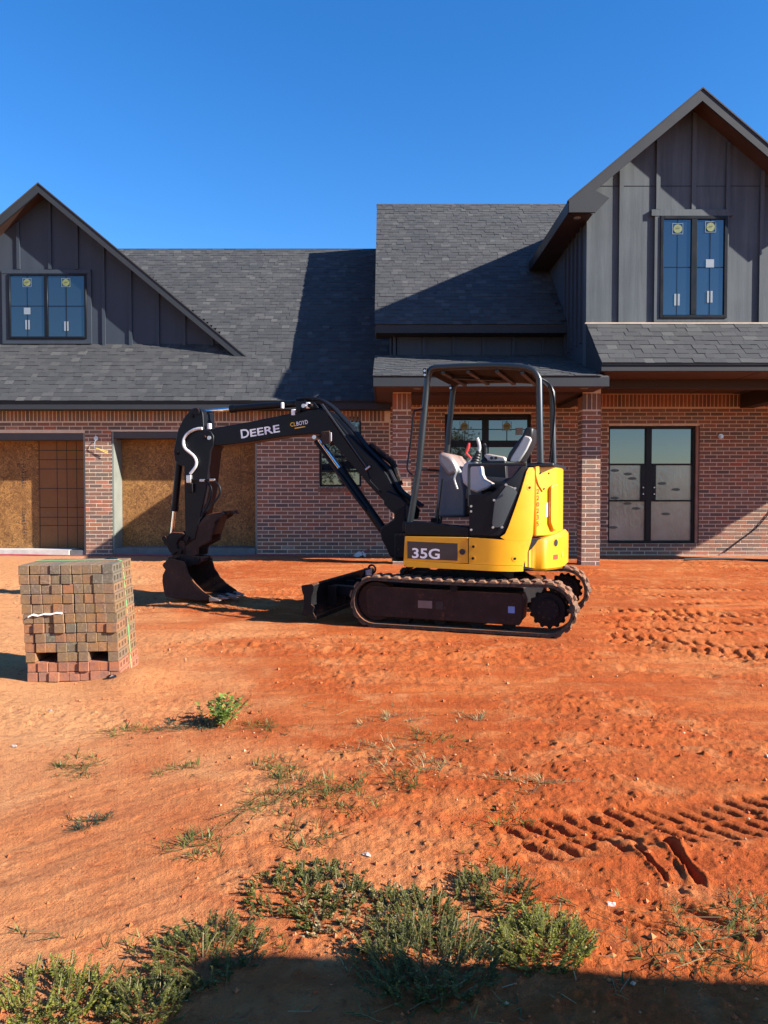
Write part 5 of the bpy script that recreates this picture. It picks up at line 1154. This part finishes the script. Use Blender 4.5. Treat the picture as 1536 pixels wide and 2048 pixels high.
for lab, x, y, r, nt_, nr_, mt in (
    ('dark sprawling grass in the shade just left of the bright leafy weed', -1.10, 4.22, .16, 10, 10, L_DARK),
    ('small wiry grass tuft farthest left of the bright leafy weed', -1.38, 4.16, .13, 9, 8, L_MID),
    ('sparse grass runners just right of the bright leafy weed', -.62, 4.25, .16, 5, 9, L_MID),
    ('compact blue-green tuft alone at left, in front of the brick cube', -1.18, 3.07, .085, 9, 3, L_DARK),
    ('thin line of grass sprigs at the left edge of the foreground', -1.42, 3.66, .16, 6, 9, L_MID),
    ('small grass sprig between the left-edge sprigs and the middle patch', -.95, 3.60, .11, 5, 5, L_MID),
    ('flat green grass patch in the middle of the foreground, largest of the low patches', -.42, 3.28, .24, 26, 14, L_MID),
    ('upper grass sprig behind the flat middle patch', -.52, 3.62, .11, 7, 6, L_MID),
    ('wispy grass tuft trailing right of the flat middle patch', -.13, 3.22, .15, 10, 10, L_MID),
    ('spidery grass tuft left of the middle, above the feathery corner weeds', -.68, 2.80, .12, 9, 10, L_MID),
    ('small grass tuft in front of the flat middle patch', -.30, 2.88, .11, 9, 7, L_MID),
    ('brownish grass sprigs on crumbled soil right of the middle', .20, 3.62, .18, 7, 9, L_DRY),
    ('straw-coloured sprigs left of the brownish sprigs, right of the middle', -.02, 3.85, .17, 6, 9, L_DRY),
    ('thin green sprigs between the excavator track and the brownish sprigs', .28, 4.0, .16, 7, 8, L_MID),
    ('low grass straggling just behind the left end of the tyre print', .62, 3.42, .15, 6, 8, L_DRY),
    ('faint grass sprig right of the flat middle patch, before the straw-coloured sprigs', .10, 3.42, .12, 7, 7, L_MID),
    ('grass tuft at the left end of the tyre print', .50, 3.05, .10, 9, 6, L_MID),
    ('dry grass sprig nearest the excavator track, centre', .02, 4.35, .16, 6, 8, L_DRY),
    ('dry grass sprig second nearest the excavator track, right of centre', .50, 4.40, .15, 5, 8, L_DRY),
    ('grass sprig at the right edge below the gouges', 1.13, 2.36, .13, 6, 9, L_MID),
    ('creeping grass runners right of the rounded yellow-green weed', .86, 2.20, .17, 4, 8, L_MID),
    ('tiny star-shaped sprig on the bare slope, right of centre', .44, 2.60, .05, 4, 2, L_MID)):
    plant('grass_tuft', lab, 'grass', sprawl(r, nt_, nr_), mt, L_STEM, x, y)
for lab, x, y, r, h, n, mt in (
    ('dense green weed bed in the middle of the foreground', -.24, 2.46, .20, .065, 85, L_MID),
    ('lower dry-tipped weed bed in front of the dense middle one', -.06, 2.33, .20, .050, 60, L_DRY),
    ('feathery weed clump crossing the shadow edge at left', -.50, 2.13, .15, .11, 55, L_MID),
    ('feathery weed clump in the bottom left corner', -.86, 1.92, .16, .12, 70, L_BRIGHT),
    ('ferny weed inside the shadow between the two left clumps', -.60, 1.93, .09, .11, 40, L_MID),
    ('tall dark weed clump at the shadow edge, centre', .12, 2.08, .18, .15, 100, L_MID),
    ('pale weed clump left of the rounded yellow-green one', .10, 2.33, .13, .09, 50, L_MID),
    ('rounded yellow-green weed at the shadow edge, right of centre', .46, 2.18, .13, .12, 90, L_BRIGHT),
    ('loose straggling weed behind the rounded yellow-green one', .36, 2.48, .12, .09, 40, L_MID)):
    plant('feathery_weed', lab, 'weed', lambda f, s, r=r, h=h, n=n: feathery(f, s, 0, 0, 0, r, h, n, R5), mt, L_STEM, x, y)
# loose sprigs and dead stalks too many to count
fol, stm = MB(), MB(); G = np.random.default_rng(3); N = 420
yy = 1.85*(4.8/1.85)**G.random(N); xx = G.uniform(-1, 1, N)*(.5*yy+.05); dens = fbm(xx*1.1+9, yy*1.1, 71, 3); ok = (dens > .02) & ~((xx > .6) & (yy > 2.5)); xx, yy = xx[ok], yy[ok]; zz = height(xx, yy)
for x, y, z in zip(xx.tolist(), yy.tolist(), zz.tolist()):
    t = R5.random()
    if t < .45: grass_tuft(fol, x, y, z, .015, .035, R5.randint(3, 6), R5)
    elif t < .6: runner(fol, stm, x, y, z, R5.uniform(.04, .12), R5)
    else:
        a = R5.uniform(0, 6.283); L = R5.uniform(.03, .12); d = Vector((math.cos(a), math.sin(a), R5.uniform(0, .12))); stm.tube([(x, y, z+.004), Vector((x, y, z+.006))+d*L], .0014, 3, False, R5.random())
o = fol.build('grass_sprigs', L_MID, None, attr=True); tag(o, 'loose green sprigs sprinkled over the foreground earth', 'grass', kind='stuff')
o = stm.build('dead_stalks', L_DRY, None, attr=True); tag(o, 'thin dead stalks strewn over the foreground earth', 'stalks', kind='stuff')

# ============================================================ BEHIND THE CAMERA: what shades the foreground and shows in the panes
TR = empty('shade_trailer', (5.55, -.67, 0), rad(-4.6)); tag(TR, 'added white trailer, unseen behind the camera, put there to shade the foreground', 'trailer')  # added unseen trailer shape, placed to cast the foreground shade
TW = M('shade_trailer_skin', (.75,.75,.74), .4, var=.05)
mb = MB(); mb.box(-2.4, 2.4, -1.2, 1.2, .48, 2.25); mb.build('shade_trailer_body', TW, TR, bevel=.08, seg=3)
mb = MB(); mb.box(-2.42, 2.42, -1.22, 1.22, .44, .52); mb.build('shade_trailer_chassis', K_, TR)
for sx in (-.45, .45):
    for sy in (-1, 1):
        mb = MB(); mb.cyl((sx, sy*1.02, .35), (sx, sy*1.24, .35), .35, 24); w = mb.build('wheel', RUB, TR, smooth=True); mb = MB(); mb.cyl((sx, sy*1.2, .35), (sx, sy*1.25, .35), .19, 18); mb.build('rim', TW, w, smooth=True)
mb = MB(); mb.obox((3.0, 0, .46), (.65, 0, 0), (0, .05, 0), (0, 0, .04)); mb.build('tow_bar', K_, TR)
def tree(x, y, h, cr, seed, label, mat):
    R = random.Random(seed); root = empty('leafy_tree', (x, y, -.05)); tag(root, label, 'tree', 'trees across the yard')
    mb = MB(); mb.tube([(0,0,0), (.1,0,h*.25), (.05,.1,h*.5), (0,0,h*.8)], [.20,.15,.10,.03], 8)
    for i in range(7):
        a = R.uniform(0, 6.283); z0 = h*R.uniform(.25, .6); mb.tube([(.05,0,z0), (math.cos(a)*cr*.4, math.sin(a)*cr*.4, z0+h*.12), (math.cos(a)*cr*.75, math.sin(a)*cr*.75, z0+h*.2)], [.06,.04,.015], 5)
    mb.build('trunk', MAT_BEAM, root, smooth=True)
    f = MB(); cl = [(Vector((R.gauss(0, cr*.42), R.gauss(0, cr*.42), h*R.uniform(.35, .95))), cr*R.uniform(.25, .45)) for _ in range(26)]
    for c, r in cl:
        for k in range(110):
            p = c+Vector((R.gauss(0,1), R.gauss(0,1), R.gauss(0,1))).normalized()*r*R.random()**.4; leaflet(f, p, (R.uniform(-1,1), R.uniform(-1,1), R.uniform(-1,.6)), R.uniform(.15, .3), R.uniform(.1, .2), R)
    f.build('crown', mat, root, attr=True)
for k, (x, y, h, cr, lab) in enumerate(((-3.0, -24, 6.5, 2.6, 'broad leafy tree across the yard, left of the others'), (5.0, -27, 5.6, 2.2, 'smaller leafy tree across the yard, in the middle'), (-12, -30, 7.0, 3.0, 'big leafy tree farthest across the yard'), (15, -34, 5.5, 2.4, 'leafy tree at the right side of the yard'))):
    tree(x, y, h, cr, 50+k, lab, L_MID)
